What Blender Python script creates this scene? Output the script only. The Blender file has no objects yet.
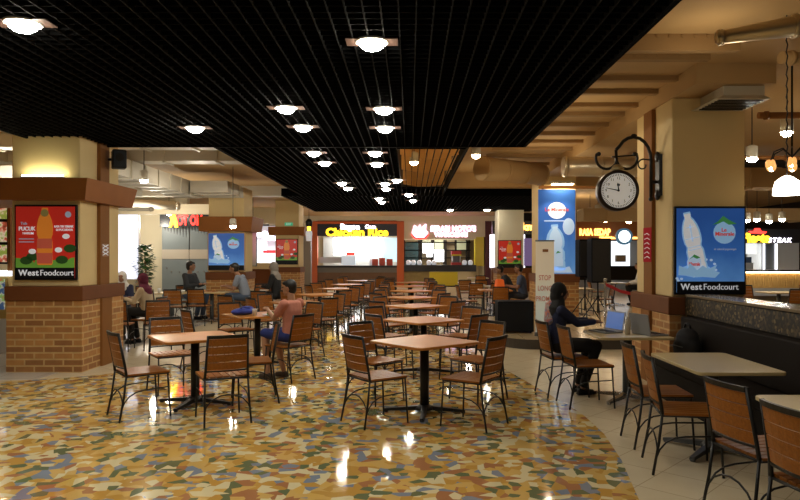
import bpy, bmesh, math, random
from mathutils import Vector, Matrix
random.seed(7)
PI = math.pi
C = bpy.context.scene.collection
SC = bpy.context.scene
EYE, F, UX, VY = 1.625, 680.0, 410.0, 256.0

def at(u, v, Y):
    """point at distance Y seen at photograph pixel (u, v)"""
    return Vector(((u - UX) / F * Y, Y, EYE + (VY - v) / F * Y))
def X(u, Y): return (u - UX) / F * Y
def Z(v, Y): return EYE + (VY - v) / F * Y
def onfloor(u, v):
    Y = EYE * F / (v - VY)
    return Vector(((u - UX) / F * Y, Y, 0))

# ------------------------------------------------------------------ materials
MATS = {}
def mat(name, col, rough=0.6, metal=0.0, emit=0.0, ecol=None, var=0.0, vscale=6.0, stretch=(1, 1, 1), spec=0.5, bump=0.0, coat=0.0, alpha=1.0, trans=0.0):
    if name in MATS: return MATS[name]
    m = bpy.data.materials.new(name); m.use_nodes = True
    nt = m.node_tree; b = nt.nodes['Principled BSDF']
    c = (col[0], col[1], col[2], 1)
    b.inputs['Base Color'].default_value = c
    b.inputs['Roughness'].default_value = rough
    b.inputs['Metallic'].default_value = metal
    b.inputs['Specular IOR Level'].default_value = spec
    b.inputs['Coat Weight'].default_value = coat
    b.inputs['Transmission Weight'].default_value = trans
    if emit:
        e = ecol or col
        b.inputs['Emission Color'].default_value = (e[0], e[1], e[2], 1)
        b.inputs['Emission Strength'].default_value = emit
    if var or bump:
        tc = nt.nodes.new('ShaderNodeTexCoord'); mp = nt.nodes.new('ShaderNodeMapping')
        mp.inputs['Scale'].default_value = stretch
        no = nt.nodes.new('ShaderNodeTexNoise'); no.inputs['Scale'].default_value = vscale; no.inputs['Detail'].default_value = 4
        nt.links.new(tc.outputs['Object'], mp.inputs[0]); nt.links.new(mp.outputs[0], no.inputs['Vector'])
        if var:
            mx = nt.nodes.new('ShaderNodeMix'); mx.data_type = 'RGBA'
            mx.inputs[6].default_value = tuple(max(0, k * (1 - var)) for k in col[:3]) + (1,)
            mx.inputs[7].default_value = tuple(min(1, k * (1 + var)) for k in col[:3]) + (1,)
            nt.links.new(no.outputs['Fac'], mx.inputs[0]); nt.links.new(mx.outputs[2], b.inputs['Base Color'])
        if bump:
            bp = nt.nodes.new('ShaderNodeBump'); bp.inputs['Strength'].default_value = bump; bp.inputs['Distance'].default_value = 0.01
            nt.links.new(no.outputs['Fac'], bp.inputs['Height']); nt.links.new(bp.outputs[0], b.inputs['Normal'])
    MATS[name] = m
    return m

def ramp(nt, stops, interp='CONSTANT'):
    r = nt.nodes.new('ShaderNodeValToRGB'); cr = r.color_ramp; cr.interpolation = interp
    while len(cr.elements) > 1: cr.elements.remove(cr.elements[-1])
    cr.elements[0].position = stops[0][0]; cr.elements[0].color = stops[0][1] + (1,)
    for p, c in stops[1:]:
        e = cr.elements.new(p); e.color = c + (1,)
    return r

def mosaic_material():
    m = bpy.data.materials.new('mosaic_terrazzo'); m.use_nodes = True
    nt = m.node_tree; b = nt.nodes['Principled BSDF']
    geo = nt.nodes.new('ShaderNodeNewGeometry')
    no = nt.nodes.new('ShaderNodeTexNoise'); no.inputs['Scale'].default_value = 2.3; no.inputs['Detail'].default_value = 1
    nt.links.new(geo.outputs['Position'], no.inputs['Vector'])
    sub = nt.nodes.new('ShaderNodeVectorMath'); sub.operation = 'MULTIPLY_ADD'
    sub.inputs[1].default_value = (.05, .05, 0)
    nt.links.new(no.outputs['Color'], sub.inputs[0]); nt.links.new(geo.outputs['Position'], sub.inputs[2])
    stops = [(0, (.64, .42, .13)), (.23, (.54, .31, .07)), (.38, (.72, .63, .38)), (.57, (.14, .17, .085)), (.70, (.66, .42, .11)), (.79, (.40, .18, .08)), (.90, (.22, .26, .33))]
    outs = []
    for rot, sc in ((.35, (13.5, 8.0, 1)), (.95, (10.0, 14, 1))):
        mp = nt.nodes.new('ShaderNodeMapping'); mp.inputs['Rotation'].default_value = (0, 0, rot); mp.inputs['Scale'].default_value = sc
        nt.links.new(sub.outputs[0], mp.inputs[0])
        vo = nt.nodes.new('ShaderNodeTexVoronoi'); vo.inputs['Scale'].default_value = 1.0; vo.voronoi_dimensions = '2D'; vo.inputs['Randomness'].default_value = .9
        nt.links.new(mp.outputs[0], vo.inputs['Vector'])
        sp = nt.nodes.new('ShaderNodeSeparateColor'); nt.links.new(vo.outputs['Color'], sp.inputs[0])
        r = ramp(nt, stops); nt.links.new(sp.outputs[0], r.inputs[0])
        outs.append((r, sp))
    mk = nt.nodes.new('ShaderNodeMath'); mk.operation = 'GREATER_THAN'; mk.inputs[1].default_value = .58
    nt.links.new(outs[1][1].outputs[1], mk.inputs[0])
    mx = nt.nodes.new('ShaderNodeMix'); mx.data_type = 'RGBA'
    nt.links.new(mk.outputs[0], mx.inputs[0]); nt.links.new(outs[0][0].outputs[0], mx.inputs[6]); nt.links.new(outs[1][0].outputs[0], mx.inputs[7])
    nt.links.new(mx.outputs[2], b.inputs['Base Color'])
    b.inputs['Roughness'].default_value = .065
    b.inputs['Specular IOR Level'].default_value = .5
    return m

def tile_material(name, c1, c2, mortar, size, rot=0, rough=.22, aspect=1.0):
    m = bpy.data.materials.new(name); m.use_nodes = True
    nt = m.node_tree; b = nt.nodes['Principled BSDF']
    geo = nt.nodes.new('ShaderNodeNewGeometry'); mp = nt.nodes.new('ShaderNodeMapping')
    mp.inputs['Rotation'].default_value = (0, 0, rot)
    br = nt.nodes.new('ShaderNodeTexBrick'); br.offset = 0; br.inputs['Scale'].default_value = 1
    br.inputs['Brick Width'].default_value = size * aspect; br.inputs['Row Height'].default_value = size; br.inputs['Mortar Size'].default_value = .004
    br.inputs['Color1'].default_value = c1 + (1,); br.inputs['Color2'].default_value = c2 + (1,); br.inputs['Mortar'].default_value = mortar + (1,)
    nt.links.new(geo.outputs['Position'], mp.inputs[0]); nt.links.new(mp.outputs[0], br.inputs['Vector'])
    no = nt.nodes.new('ShaderNodeTexNoise'); no.inputs['Scale'].default_value = 3; no.inputs['Detail'].default_value = 5
    nt.links.new(geo.outputs['Position'], no.inputs['Vector'])
    mx = nt.nodes.new('ShaderNodeMix'); mx.data_type = 'RGBA'; mx.blend_type = 'MULTIPLY'; mx.inputs[0].default_value = .35
    nt.links.new(br.outputs[0], mx.inputs[6]); nt.links.new(no.outputs['Color'], mx.inputs[7])
    rr = ramp(nt, [(0, (.6, .6, .6)), (1, (1, 1, 1))], 'LINEAR'); nt.links.new(no.outputs['Fac'], rr.inputs[0]); nt.links.new(rr.outputs[0], mx.inputs[7])
    nt.links.new(mx.outputs[2], b.inputs['Base Color']); b.inputs['Roughness'].default_value = rough
    return m

def brick_material(name='facing_brick'):
    m = bpy.data.materials.new(name); m.use_nodes = True
    nt = m.node_tree; b = nt.nodes['Principled BSDF']
    uv = nt.nodes.new('ShaderNodeUVMap'); uv.uv_map = 'UVMap'
    br = nt.nodes.new('ShaderNodeTexBrick'); br.offset = .5; br.inputs['Scale'].default_value = 1
    br.inputs['Brick Width'].default_value = .27; br.inputs['Row Height'].default_value = .092; br.inputs['Mortar Size'].default_value = .012
    br.inputs['Color1'].default_value = (.30, .125, .042, 1); br.inputs['Color2'].default_value = (.58, .275, .08, 1); br.inputs['Mortar'].default_value = (.64, .41, .17, 1)
    br.inputs['Bias'].default_value = .1
    nt.links.new(uv.outputs[0], br.inputs['Vector'])
    no = nt.nodes.new('ShaderNodeTexNoise'); no.inputs['Scale'].default_value = 9; nt.links.new(uv.outputs[0], no.inputs['Vector'])
    rr = ramp(nt, [(0, (.65, .65, .65)), (1, (1.1, 1.1, 1.1))], 'LINEAR'); nt.links.new(no.outputs['Fac'], rr.inputs[0])
    mx = nt.nodes.new('ShaderNodeMix'); mx.data_type = 'RGBA'; mx.blend_type = 'MULTIPLY'; mx.inputs[0].default_value = .8
    nt.links.new(br.outputs[0], mx.inputs[6]); nt.links.new(rr.outputs[0], mx.inputs[7]); nt.links.new(mx.outputs[2], b.inputs['Base Color'])
    bp = nt.nodes.new('ShaderNodeBump'); bp.inputs['Strength'].default_value = .6; bp.inputs['Distance'].default_value = .008; bp.invert = True
    nt.links.new(br.outputs['Fac'], bp.inputs['Height']); nt.links.new(bp.outputs[0], b.inputs['Normal'])
    b.inputs['Roughness'].default_value = .7
    return m

def gravel_material():
    m = bpy.data.materials.new('pebble_panel'); m.use_nodes = True
    nt = m.node_tree; b = nt.nodes['Principled BSDF']
    tc = nt.nodes.new('ShaderNodeTexCoord'); vo = nt.nodes.new('ShaderNodeTexVoronoi'); vo.inputs['Scale'].default_value = 38
    nt.links.new(tc.outputs['Object'], vo.inputs['Vector'])
    sp = nt.nodes.new('ShaderNodeSeparateColor'); nt.links.new(vo.outputs['Color'], sp.inputs[0])
    r = ramp(nt, [(0, (.012, .009, .006)), (.45, (.05, .036, .016)), (.75, (.11, .078, .032)), (.93, (.22, .16, .07))]); nt.links.new(sp.outputs[0], r.inputs[0])
    nt.links.new(r.outputs[0], b.inputs['Base Color']); b.inputs['Roughness'].default_value = .5
    return m

def picture_material(name, stops, scale, emit, seed=0.0):
    """a printed photo of food: patches of colour"""
    m = bpy.data.materials.new(name); m.use_nodes = True
    nt = m.node_tree; b = nt.nodes['Principled BSDF']
    tc = nt.nodes.new('ShaderNodeTexCoord'); mp = nt.nodes.new('ShaderNodeMapping'); mp.inputs['Location'].default_value = (seed, seed * 2, seed)
    no = nt.nodes.new('ShaderNodeTexNoise'); no.inputs['Scale'].default_value = scale; no.inputs['Detail'].default_value = 3
    nt.links.new(tc.outputs['Object'], mp.inputs[0]); nt.links.new(mp.outputs[0], no.inputs['Vector'])
    r = ramp(nt, stops, 'LINEAR'); nt.links.new(no.outputs['Fac'], r.inputs[0])
    nt.links.new(r.outputs[0], b.inputs['Base Color']); nt.links.new(r.outputs[0], b.inputs['Emission Color']); b.inputs['Emission Strength'].default_value = emit
    b.inputs['Roughness'].default_value = .3
    return m

def print_gradient(name, stops, emit):
    """a vertical printed blend on a poster, from its lower to its upper edge"""
    m = bpy.data.materials.new(name); m.use_nodes = True
    nt = m.node_tree; b = nt.nodes['Principled BSDF']
    tc = nt.nodes.new('ShaderNodeTexCoord'); sp = nt.nodes.new('ShaderNodeSeparateXYZ'); nt.links.new(tc.outputs['Generated'], sp.inputs[0])
    no = nt.nodes.new('ShaderNodeTexNoise'); no.inputs['Scale'].default_value = 4; nt.links.new(tc.outputs['Generated'], no.inputs['Vector'])
    ad = nt.nodes.new('ShaderNodeMath'); ad.operation = 'MULTIPLY_ADD'; ad.inputs[1].default_value = .25
    nt.links.new(no.outputs['Fac'], ad.inputs[0]); nt.links.new(sp.outputs['Z'], ad.inputs[2])
    r = ramp(nt, stops, 'LINEAR'); nt.links.new(ad.outputs[0], r.inputs[0])
    nt.links.new(r.outputs[0], b.inputs['Base Color']); nt.links.new(r.outputs[0], b.inputs['Emission Color']); b.inputs['Emission Strength'].default_value = emit
    b.inputs['Roughness'].default_value = .35
    return m

M_black = mat('black_iron', (.012, .012, .012), .42, .3)
M_blackp = mat('black_plastic', (.006, .007, .010), .5, spec=.25)
M_wood = mat('chair_wood', (.295, .103, .016), .38, var=.40, vscale=5, stretch=(2, 14, 14), spec=.22)
M_top = mat('table_wood', (.50, .20, .04), .33, var=.2, vscale=3, stretch=(2, 14, 2), spec=.22)
M_cream_top = mat('cream_table', (.56, .44, .22), .3, var=.08, vscale=3)
M_grey_metal = mat('grey_metal', (.12, .13, .14), .4, .5)
M_chrome = mat('chrome', (.45, .45, .47), .22, .9)
M_plaster = mat('cream_plaster', (.74, .57, .28), .75, var=.05, vscale=2)
M_plaster_w = mat('pale_plaster', (.75, .68, .50), .7, var=.05, vscale=2)
M_brown = mat('brown_trim', (.17, .06, .02), .6, spec=.2, var=.15, vscale=4)
M_strip = mat('brown_pipe', (.25, .105, .028), .7, spec=.2)
M_tan = mat('tan_slab', (.50, .33, .15), .8, var=.12, vscale=1.2)
M_rib_shade = mat('rib_shade_tan', (.34, .21, .09), .8)  # darker than the slab tan in place of shading on the ribs
M_duct = mat('white_duct', (.58, .55, .46), .5, .1, var=.08, vscale=2)
M_bulk = mat('bulkhead_wood', (.30, .11, .026), .6, spec=.2, var=.15, vscale=3)
M_dark = mat('dark_panel', (.016, .012, .009), .7, spec=.15)
M_grid = mat('grid_black', (.0025, .0025, .0025), .9, spec=.05)
M_gridb = mat('grid_bar_lit', (.013, .013, .0135), .9, spec=.05)  # greyer than the cross bars: floor bounce put into the colour
M_white = mat('white_paint', (.75, .75, .74), .5)
M_orange = mat('orange_frame', (.62, .12, .02), .45)
M_maroon = mat('maroon_wall', (.10, .012, .015), .5)
M_yellow = mat('yellow_panel', (.72, .58, .02), .4)
M_lamp = mat('lamp_white', (1, 1, 1), .5, emit=110, ecol=(1, .925, .77))
M_lampw = mat('lamp_warm', (1, 1, 1), .5, emit=45, ecol=(1, .76, .45))
M_glow = mat('soft_white_panel', (.9, .9, .9), .5, emit=2.0, ecol=(.86, .9, 1))
M_brick = brick_material()
M_gravel = gravel_material()
M_leaf = mat('leaf_green', (.03, .09, .018), .45, var=.3, vscale=8)

# ------------------------------------------------------------------ mesh builder
class MB:
    def __init__(s): s.v = []; s.f = []; s.uv = []; s.sm = []
    def face(s, idx, uv=None, smooth=False):
        s.f.append(tuple(idx)); s.uv.append(uv); s.sm.append(smooth)
    def box(s, x0, x1, y0, y1, z0, z1, rot=0, piv=None):
        n = len(s.v)
        P = [(x, y, z) for z in (z0, z1) for y in (y0, y1) for x in (x0, x1)]
        if rot:
            px, py = piv or ((x0 + x1) / 2, (y0 + y1) / 2); c, d = math.cos(rot), math.sin(rot)
            Q = [(px + (x - px) * c - (y - py) * d, py + (x - px) * d + (y - py) * c, z) for x, y, z in P]
        else: Q = P
        s.v += Q
        for q, ax in (((0, 2, 3, 1), 2), ((4, 5, 7, 6), 2), ((0, 1, 5, 4), 1), ((2, 6, 7, 3), 1), ((0, 4, 6, 2), 0), ((1, 3, 7, 5), 0)):
            if ax == 2: uv = [(P[i][0], P[i][1]) for i in q]
            elif ax == 1: uv = [(P[i][0], P[i][2]) for i in q]
            else: uv = [(P[i][1], P[i][2]) for i in q]
            s.face([n + i for i in q], uv)
        return s
    def prism(s, pts, z0, z1, top=None):
        """polygon in xy, extruded in z; pts counter-clockwise"""
        n = len(s.v); k = len(pts); t = top or pts
        s.v += [(x, y, z0) for x, y in pts] + [(x, y, z1) for x, y in t]
        s.face([n + i for i in reversed(range(k))]); s.face([n + k + i for i in range(k)])
        for i in range(k):
            j = (i + 1) % k; s.face((n + i, n + j, n + k + j, n + k + i))
        return s
    def sheet(s, pts, y0, y1):
        """polygon in xz (seen from -y), extruded from y0 (front) to y1"""
        n = len(s.v); k = len(pts)
        s.v += [(x, y0, z) for x, z in pts] + [(x, y1, z) for x, z in pts]
        s.face([n + i for i in range(k)]); s.face([n + k + i for i in reversed(range(k))])
        for i in range(k):
            j = (i + 1) % k; s.face((n + j, n + i, n + k + i, n + k + j))
        return s
    def tube(s, pts, r, seg=8, r2=None, caps=True):
        pts = [Vector(p) for p in pts]; k = len(pts); n = len(s.v)
        rad = r if isinstance(r, (list, tuple)) else [r + ((r2 if r2 is not None else r) - r) * i / max(1, k - 1) for i in range(k)]
        up = None
        for i, p in enumerate(pts):
            d = (pts[min(i + 1, k - 1)] - pts[max(i - 1, 0)]).normalized()
            if up is None:
                a = Vector((0, 0, 1)) if abs(d.z) < .9 else Vector((1, 0, 0)); up = (a - d * a.dot(d)).normalized()
            else: up = (up - d * up.dot(d)).normalized()
            w = d.cross(up)
            for j in range(seg):
                t = 2 * PI * j / seg; s.v.append(tuple(p + (up * math.cos(t) + w * math.sin(t)) * rad[i]))
        for i in range(k - 1):
            for j in range(seg):
                a, b = n + i * seg + j, n + i * seg + (j + 1) % seg
                s.face((a, b, b + seg, a + seg), smooth=True)
        if caps:
            s.face([n + j for j in reversed(range(seg))]); s.face([n + (k - 1) * seg + j for j in range(seg)])
        return s
    def lathe(s, prof, c=(0, 0, 0), seg=20, smooth=True):
        """(radius, z) profile, bottom first, about the z axis through c"""
        n = len(s.v); k = len(prof)
        for r, z in prof:
            for j in range(seg):
                t = 2 * PI * j / seg; s.v.append((c[0] + r * math.cos(t), c[1] + r * math.sin(t), c[2] + z))
        for i in range(k - 1):
            for j in range(seg):
                a, b = n + i * seg + j, n + i * seg + (j + 1) % seg
                s.face((a, b, b + seg, a + seg), smooth=smooth)
        s.face([n + j for j in reversed(range(seg))]); s.face([n + (k - 1) * seg + j for j in range(seg)])
        return s
    def ell(s, c, r, seg=16, rings=10):
        c = Vector(c); n = len(s.v); rx, ry, rz = (r, r, r) if not isinstance(r, (tuple, list)) else r
        for i in range(1, rings):
            p = -PI / 2 + PI * i / rings
            for j in range(seg):
                t = 2 * PI * j / seg; s.v.append((c.x + rx * math.cos(p) * math.cos(t), c.y + ry * math.cos(p) * math.sin(t), c.z + rz * math.sin(p)))
        s.v.append((c.x, c.y, c.z - rz)); s.v.append((c.x, c.y, c.z + rz)); lo = n + (rings - 1) * seg; hi = lo + 1
        for i in range(rings - 2):
            for j in range(seg):
                a, b = n + i * seg + j, n + i * seg + (j + 1) % seg
                s.face((a, b, b + seg, a + seg), smooth=True)
        for j in range(seg):
            a, b = n + j, n + (j + 1) % seg; s.face((lo, b, a), smooth=True)
            a, b = n + (rings - 2) * seg + j, n + (rings - 2) * seg + (j + 1) % seg; s.face((hi, a, b), smooth=True)
        return s
    def build(s, name, m, parent=None, loc=None, bevel=0):
        me = bpy.data.meshes.new(name); me.from_pydata(s.v, [], s.f)
        uvl = me.uv_layers.new(name='UVMap')
        for p, uv, sm in zip(me.polygons, s.uv, s.sm):
            p.use_smooth = sm
            if uv:
                for li, c in zip(p.loop_indices, uv): uvl.data[li].uv = c
        me.materials.append(m)
        o = bpy.data.objects.new(name, me); C.objects.link(o)
        if parent: o.parent = parent
        if loc: o.location = loc
        if bevel:
            b = o.modifiers.new('soft_edge', 'BEVEL'); b.width = bevel; b.segments = 2; b.limit_method = 'ANGLE'
        return o

def rrect(w, h, r, n=5, cx=0, cy=0, rot=0):
    pts = []
    for qx, qy, a0 in ((1, 1, 0), (-1, 1, PI / 2), (-1, -1, PI), (1, -1, 1.5 * PI)):
        for i in range(n + 1):
            a = a0 + PI / 2 * i / n
            pts.append((qx * (w / 2 - r) + r * math.cos(a), qy * (h / 2 - r) + r * math.sin(a)))
    c, d = math.cos(rot), math.sin(rot)
    return [(cx + x * c - y * d, cy + x * d + y * c) for x, y in pts]
def circ(r, n=24, cx=0, cy=0, ry=None):
    return [(cx + r * math.cos(2 * PI * i / n), cy + (ry or r) * math.sin(2 * PI * i / n)) for i in range(n)]
def scaled(pts, k, cx=0, cy=0): return [(cx + (x - cx) * k, cy + (y - cy) * k) for x, y in pts]

def tag(o, label=None, cat=None, group=None, kind=None):
    if label: o['label'] = label
    if cat: o['category'] = cat
    if group: o['group'] = group
    if kind: o['kind'] = kind
    return o
def thing(name, label, cat, loc=(0, 0, 0), rotz=0, group=None):
    o = bpy.data.objects.new(name, None); C.objects.link(o); o.empty_display_size = .1
    o.location = loc; o.rotation_euler = (0, 0, rotz)
    return tag(o, label, cat, group, 'thing')
def struct(name, mb, m, parent=None, bevel=0):
    o = mb.build(name, m, parent, bevel=bevel)
    if not parent: o['kind'] = 'structure'
    return o
def sroot(name, loc=(0, 0, 0)):
    o = bpy.data.objects.new(name, None); C.objects.link(o); o.location = loc; o['kind'] = 'structure'; return o
def copy_tree(o, parent=None):
    c = o.copy(); C.objects.link(c); c.parent = parent
    for ch in list(o.children): copy_tree(ch, c)
    return c
def lettering(body, size, m, parent, loc, align='CENTER', bold=0.0, ext=.004, name='lettering', rot=(PI / 2, 0, 0), xs=1.0, shear=0.0, gap=1.0):
    cu = bpy.data.curves.new(name, 'FONT'); cu.body = body; cu.size = size; cu.align_x = align; cu.align_y = 'CENTER'
    cu.extrude = ext; cu.offset = bold * size; cu.resolution_u = 3; cu.shear = shear; cu.space_character = gap
    t = bpy.data.objects.new(name, cu); C.objects.link(t)
    bpy.context.view_layer.update()
    me = bpy.data.meshes.new_from_object(t.evaluated_get(bpy.context.evaluated_depsgraph_get()))
    bpy.data.objects.remove(t); bpy.data.curves.remove(cu)
    me.materials.clear(); me.materials.append(m)
    o = bpy.data.objects.new(name, me); C.objects.link(o); o.parent = parent; o.location = loc; o.rotation_euler = rot; o.scale = (xs, 1, 1)
    return o
def lamp(name, kind, loc, energy, col=(1, .85, .65), size=.1, rot=(0, 0, 0), angle=None, blend=.6):
    l = bpy.data.lights.new(name, kind); l.energy = energy; l.color = col
    if kind == 'AREA': l.size = size
    else: l.shadow_soft_size = size
    if angle: l.spot_size = angle; l.spot_blend = blend
    o = bpy.data.objects.new(name, l); C.objects.link(o); o.location = loc; o.rotation_euler = rot
    return o

# ------------------------------------------------------------------ setting: floors
struct('floor', MB().box(-14, 16, -1, 40, -.12, 0), tile_material('beige_tile', (.72, .62, .43), (.76, .65, .45), (.5, .4, .26), .42, rot=.75))
edge = [(1.35, 1.0), (1.40, 3.3), (1.525, 4.53), (1.68, 5.4), (1.77, 6.2), (1.77, 6.9), (1.72, 7.4), (1.58, 8.3), (1.38, 9.6), (1.12, 11.2), (.95, 13), (.9, 16), (1.0, 20), (1.1, 26),
        (-2.9, 26), (-3.2, 20), (-2.9, 15), (-2.6, 12.4), (-3.2, 10.4), (-3.9, 9.55), (-4.5, 9.1), (-5.3, 8.75), (-6.5, 8.45), (-9, 8.2), (-9, 1)]
struct('floor_mosaic', MB().prism(edge, 0.0, .004), mosaic_material())
struct('floor_tile_pale', MB().box(-13.5, -4.9, 8.9, 24, 0, .003), tile_material('pale_tile', (.62, .60, .54), (.66, .64, .58), (.4, .38, .33), .5, rough=.12))

# ------------------------------------------------------------------ setting: ceilings
struct('ceiling', MB().box(-14, 16, 2.0, 40, 3.75, 3.95), M_tan)
zc = 3.28
def grid(name, x0, x1, y0, y1, hole=None):
    a = MB(); b = MB()
    n = int(round((x1 - x0) / .12))
    for i in range(n + 1):
        x = x0 + (x1 - x0) * i / n; a.box(x - .005, x + .005, y0, 9.5 if x < -4.6 else y1, zc, zc + .04)
    n = int(round((y1 - y0) / .12))
    for i in range(n + 1):
        y = y0 + (y1 - y0) * i / n
        xe = x1
        if hole and hole[2] < y < hole[3]: xe = hole[0]
        b.box(-4.6 if (x0 < -5 and y > 9.5) else x0, xe, y - .004, y + .004, zc + .006, zc + .04)
    r = sroot(name)
    a.build('long_bar', M_gridb, r); b.build('cross_bar', M_grid, r)
    bk = MB()
    if hole:
        bk.box(x0, hole[0], y0, y1, 3.46, 3.48); bk.box(hole[0], x1, y0, hole[2], 3.46, 3.48); bk.box(hole[0], x1, hole[3], y1, 3.46, 3.48)
    else: bk.box(x0, x1, y0, y1, 3.46, 3.48)
    bk.build('backing_panel', M_grid, r)
    e = MB()
    for s in ((x0 - .03, x0, y0, y1), (x1, x1 + .03, y0, y1), (x0 - .03, x1 + .03, y0 - .03, y0), (x0 - .03, x1 + .03, y1, y1 + .03)):
        e.box(*s, zc - .01, zc + .2)
    e.build('edge_board', M_grid, r)
grid('ceiling_grid', -5.35, 1.72, 2.6, 10.27)
grid('ceiling_grid', -2.95, .87, 10.33, 18.6, hole=(-.22, .87, 10.6, 18.2))
grid('ceiling_grid', -3.5, 4.4, 18.66, 25.2)
# curved coves in the open slot of the grid
M_cove = mat('cove_board', (.62, .36, .13), .7)
for yc, dep in ((11.6, .5), (13.6, .5), (16.4, .5)):
    mb = MB(); pts = []
    for i in range(13):
        t = -1 + 2 * i / 12; pts.append((.33 + t * .5, yc + .55 * (1 - t * t)))
    mb.prism([(x, y) for x, y in pts] + [(x, y + .04) for x, y in reversed(pts)], 3.36, 3.70)
    struct('ceiling_cove', mb, M_cove)
struct('ceiling_slot_shade', MB().box(-.25, .9, 10.4, 18.4, 3.71, 3.745), mat('slot_shade_brown', (.10, .055, .025), .8))  # dark panel added as painted shade between the lit cove bands
for y in (11.2, 13.1, 15.7, 17.7):
    lamp('cove_lamp', 'POINT', (.35, y, 3.5), 7, (1, .62, .25), .05)
# ribs of the slab between the black ceiling and the clock pillar line
for y in (6.5, 7.15, 8.0, 8.65, 9.4, 10.0, 10.8, 11.6, 12.4, 13.2, 14.2, 15.4):
    h = .06 if y != 6.5 else .16
    struct('ceiling_rib', MB().box(1.6, 3.16, y, y + .09, 3.75 - h, 3.75), M_rib_shade)
    mb = MB()
    for k in range(12): mb.box(1.75 + k * .12, 1.77 + k * .12, y - .012, y, 3.715, 3.735)
    struct('ceiling_rib_bolts', mb, M_rib_shade)
struct('ceiling_beam', MB().box(3.16, 4.04, 7.5, 29.5, 3.53, 3.75), M_tan)
struct('ceiling_beam', MB().box(-5.5, -4.62, 9.5, 11.6, 3.45, 3.75), M_plaster_w)
struct('ceiling_beam', MB().box(-13, -3.0, 20.6, 21.1, 3.45, 3.75), M_duct)
struct('ceiling_beam', MB().box(1.0, 12, 17.4, 17.9, 3.40, 3.75), M_tan)
struct('ceiling_beam', MB().box(-13, -5.5, 20.0, 20.3, 2.86, 3.15), M_plaster_w)

# ------------------------------------------------------------------ setting: walls
struct('wall_far', MB().box(-8, 5.2, 38.6, 38.9, 0, 3.75), M_plaster_w)
struct('wall_left', MB().box(-13.6, -13.3, 2, 39, 0, 3.75), M_plaster_w)
struct('wall_right', MB().box(15.2, 15.5, 2, 39, 0, 3.75), M_dark)
struct('wall_left_back', MB().box(-13.3, -8.0, 24.4, 24.7, 0, 3.75), M_plaster_w)
struct('wall_right_back', MB().box(5.2, 15.2, 33.6, 33.9, 0, 3.75), M_dark)
struct('wall_fascia', MB().box(-8, 5.2, 35.9, 36.3, 3.46, 3.75), M_plaster_w)

# ------------------------------------------------------------------ pillars
def pillar(x0, x1, y0, y1, zt, strip_x=None, strip_y=None, band=(1.0, 1.2), bulk=None, front=M_plaster):
    r = sroot('pillar', ((x0 + x1) / 2, y0, 0)); dx = (x0 + x1) / 2
    def b(a0, a1, b0, b1, c0, c1): return MB().box(a0 - dx, a1 - dx, b0 - y0, b1 - y0, c0, c1)
    b(x0, x1, y0, y1, band[1], zt).build('plaster_shaft', front, r, bevel=.015)
    b(x0 - .05, x1 + .05, y0 - .05, y1 + .05, 0, band[0]).build('brick_base', M_brick, r)
    b(x0 - .07, x1 + .07, y0 - .07, y1 + .07, band[0], band[1]).build('trim_band', M_brown, r, bevel=.01)
    if strip_x is not None:
        s = 1 if strip_x >= x1 else -1
        xa, xb = sorted((strip_x, strip_x + s * .05))
        b(xa, xb, strip_y - .15, strip_y + .15, band[1], zt - .02).build('pipe_cover', M_strip, r)
        b(*sorted((strip_x + s * .05, strip_x + s * .085)), strip_y - .16, strip_y + .16, 0, band[0]).build('pipe_cover', M_strip, r)
    if bulk:
        bx0, bx1, by0, by1, bz0, bz1 = bulk
        mb = MB(); t = .06
        lo = [(bx0, by0 + t), (bx1 - t, by0 + t), (bx1 - t, by1 - t), (bx0, by1 - t)]; hi = [(bx0, by0), (bx1, by0), (bx1, by1), (bx0, by1)]
        mb.prism([(x - dx, y - y0) for x, y in lo], bz0, bz1, [(x - dx, y - y0) for x, y in hi]); mb.build('bulkhead', M_bulk, r)
    return r
pillar(-5.58, -4.625, 9.53, 10.8, 3.45, -4.625, 10.2, bulk=(-7.2, -4.43, 9.33, 11.05, 2.40, 2.70))
pillar(3.16, 4.04, 8.2, 9.47, 3.53, 3.16, 8.9, band=(.92, 1.13))
pillar(-5.33, -4.40, 18.0, 19.0, 3.45, bulk=(-5.55, -4.12, 17.8, 19.2, 2.28, 2.66))
pillar(3.08, 3.96, 16.2, 17.2, 3.53)
pillar(-5.15, -4.25, 26.0, 27.0, 3.75, bulk=(-5.4, -4.0, 25.85, 27.2, 2.42, 2.74))
pillar(3.18, 4.1, 24.5, 25.5, 3.75, front=M_plaster_w)

# lamp in the bulkhead of the tea pillar that washes the shaft above
t = thing('cove_strip_lamp', 'slim strip lamp on the brown bulkhead washing the cream pillar above it', 'lamp', (-5.1, 9.44, 2.70))
MB().box(-.3, .3, -.03, .03, 0, .03).build('lamp_body', M_white, t)
MB().box(-.28, .28, -.02, .02, .03, .045).build('diffuser', mat('strip_glow', (1, 1, 1), emit=30, ecol=(1, .95, .62)), t)

# ------------------------------------------------------------------ posters
M_blue = print_gradient('blue_print', [(0, (.22, .45, .78)), (.25, (.10, .28, .66)), (.6, (.035, .14, .47)), (1.2, (.02, .09, .36))], .38)
M_red = mat('red_print', (.50, .025, .015), .35, emit=.30, ecol=(.55, .025, .015))
M_green = mat('green_print', (.10, .24, .03), .35, emit=.45)
M_dgreen = mat('dark_green_print', (.02, .06, .012), .35, emit=.3)
M_amber = mat('amber_print', (.55, .17, .02), .3, emit=.45)
M_cap = mat('olive_print', (.22, .17, .05), .35, emit=.3)
M_lbl = mat('label_print', (.38, .07, .04), .35, emit=.45)
M_pwhite = mat('white_print', (.72, .74, .78), .35, emit=.35)
M_pice = mat('ice_print', (.42, .56, .75), .35, emit=.45)
M_psky = mat('pale_blue_print', (.25, .45, .68), .35, emit=.45)
M_pred = mat('red_ink', (.55, .06, .05), .35, emit=.35)
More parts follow.
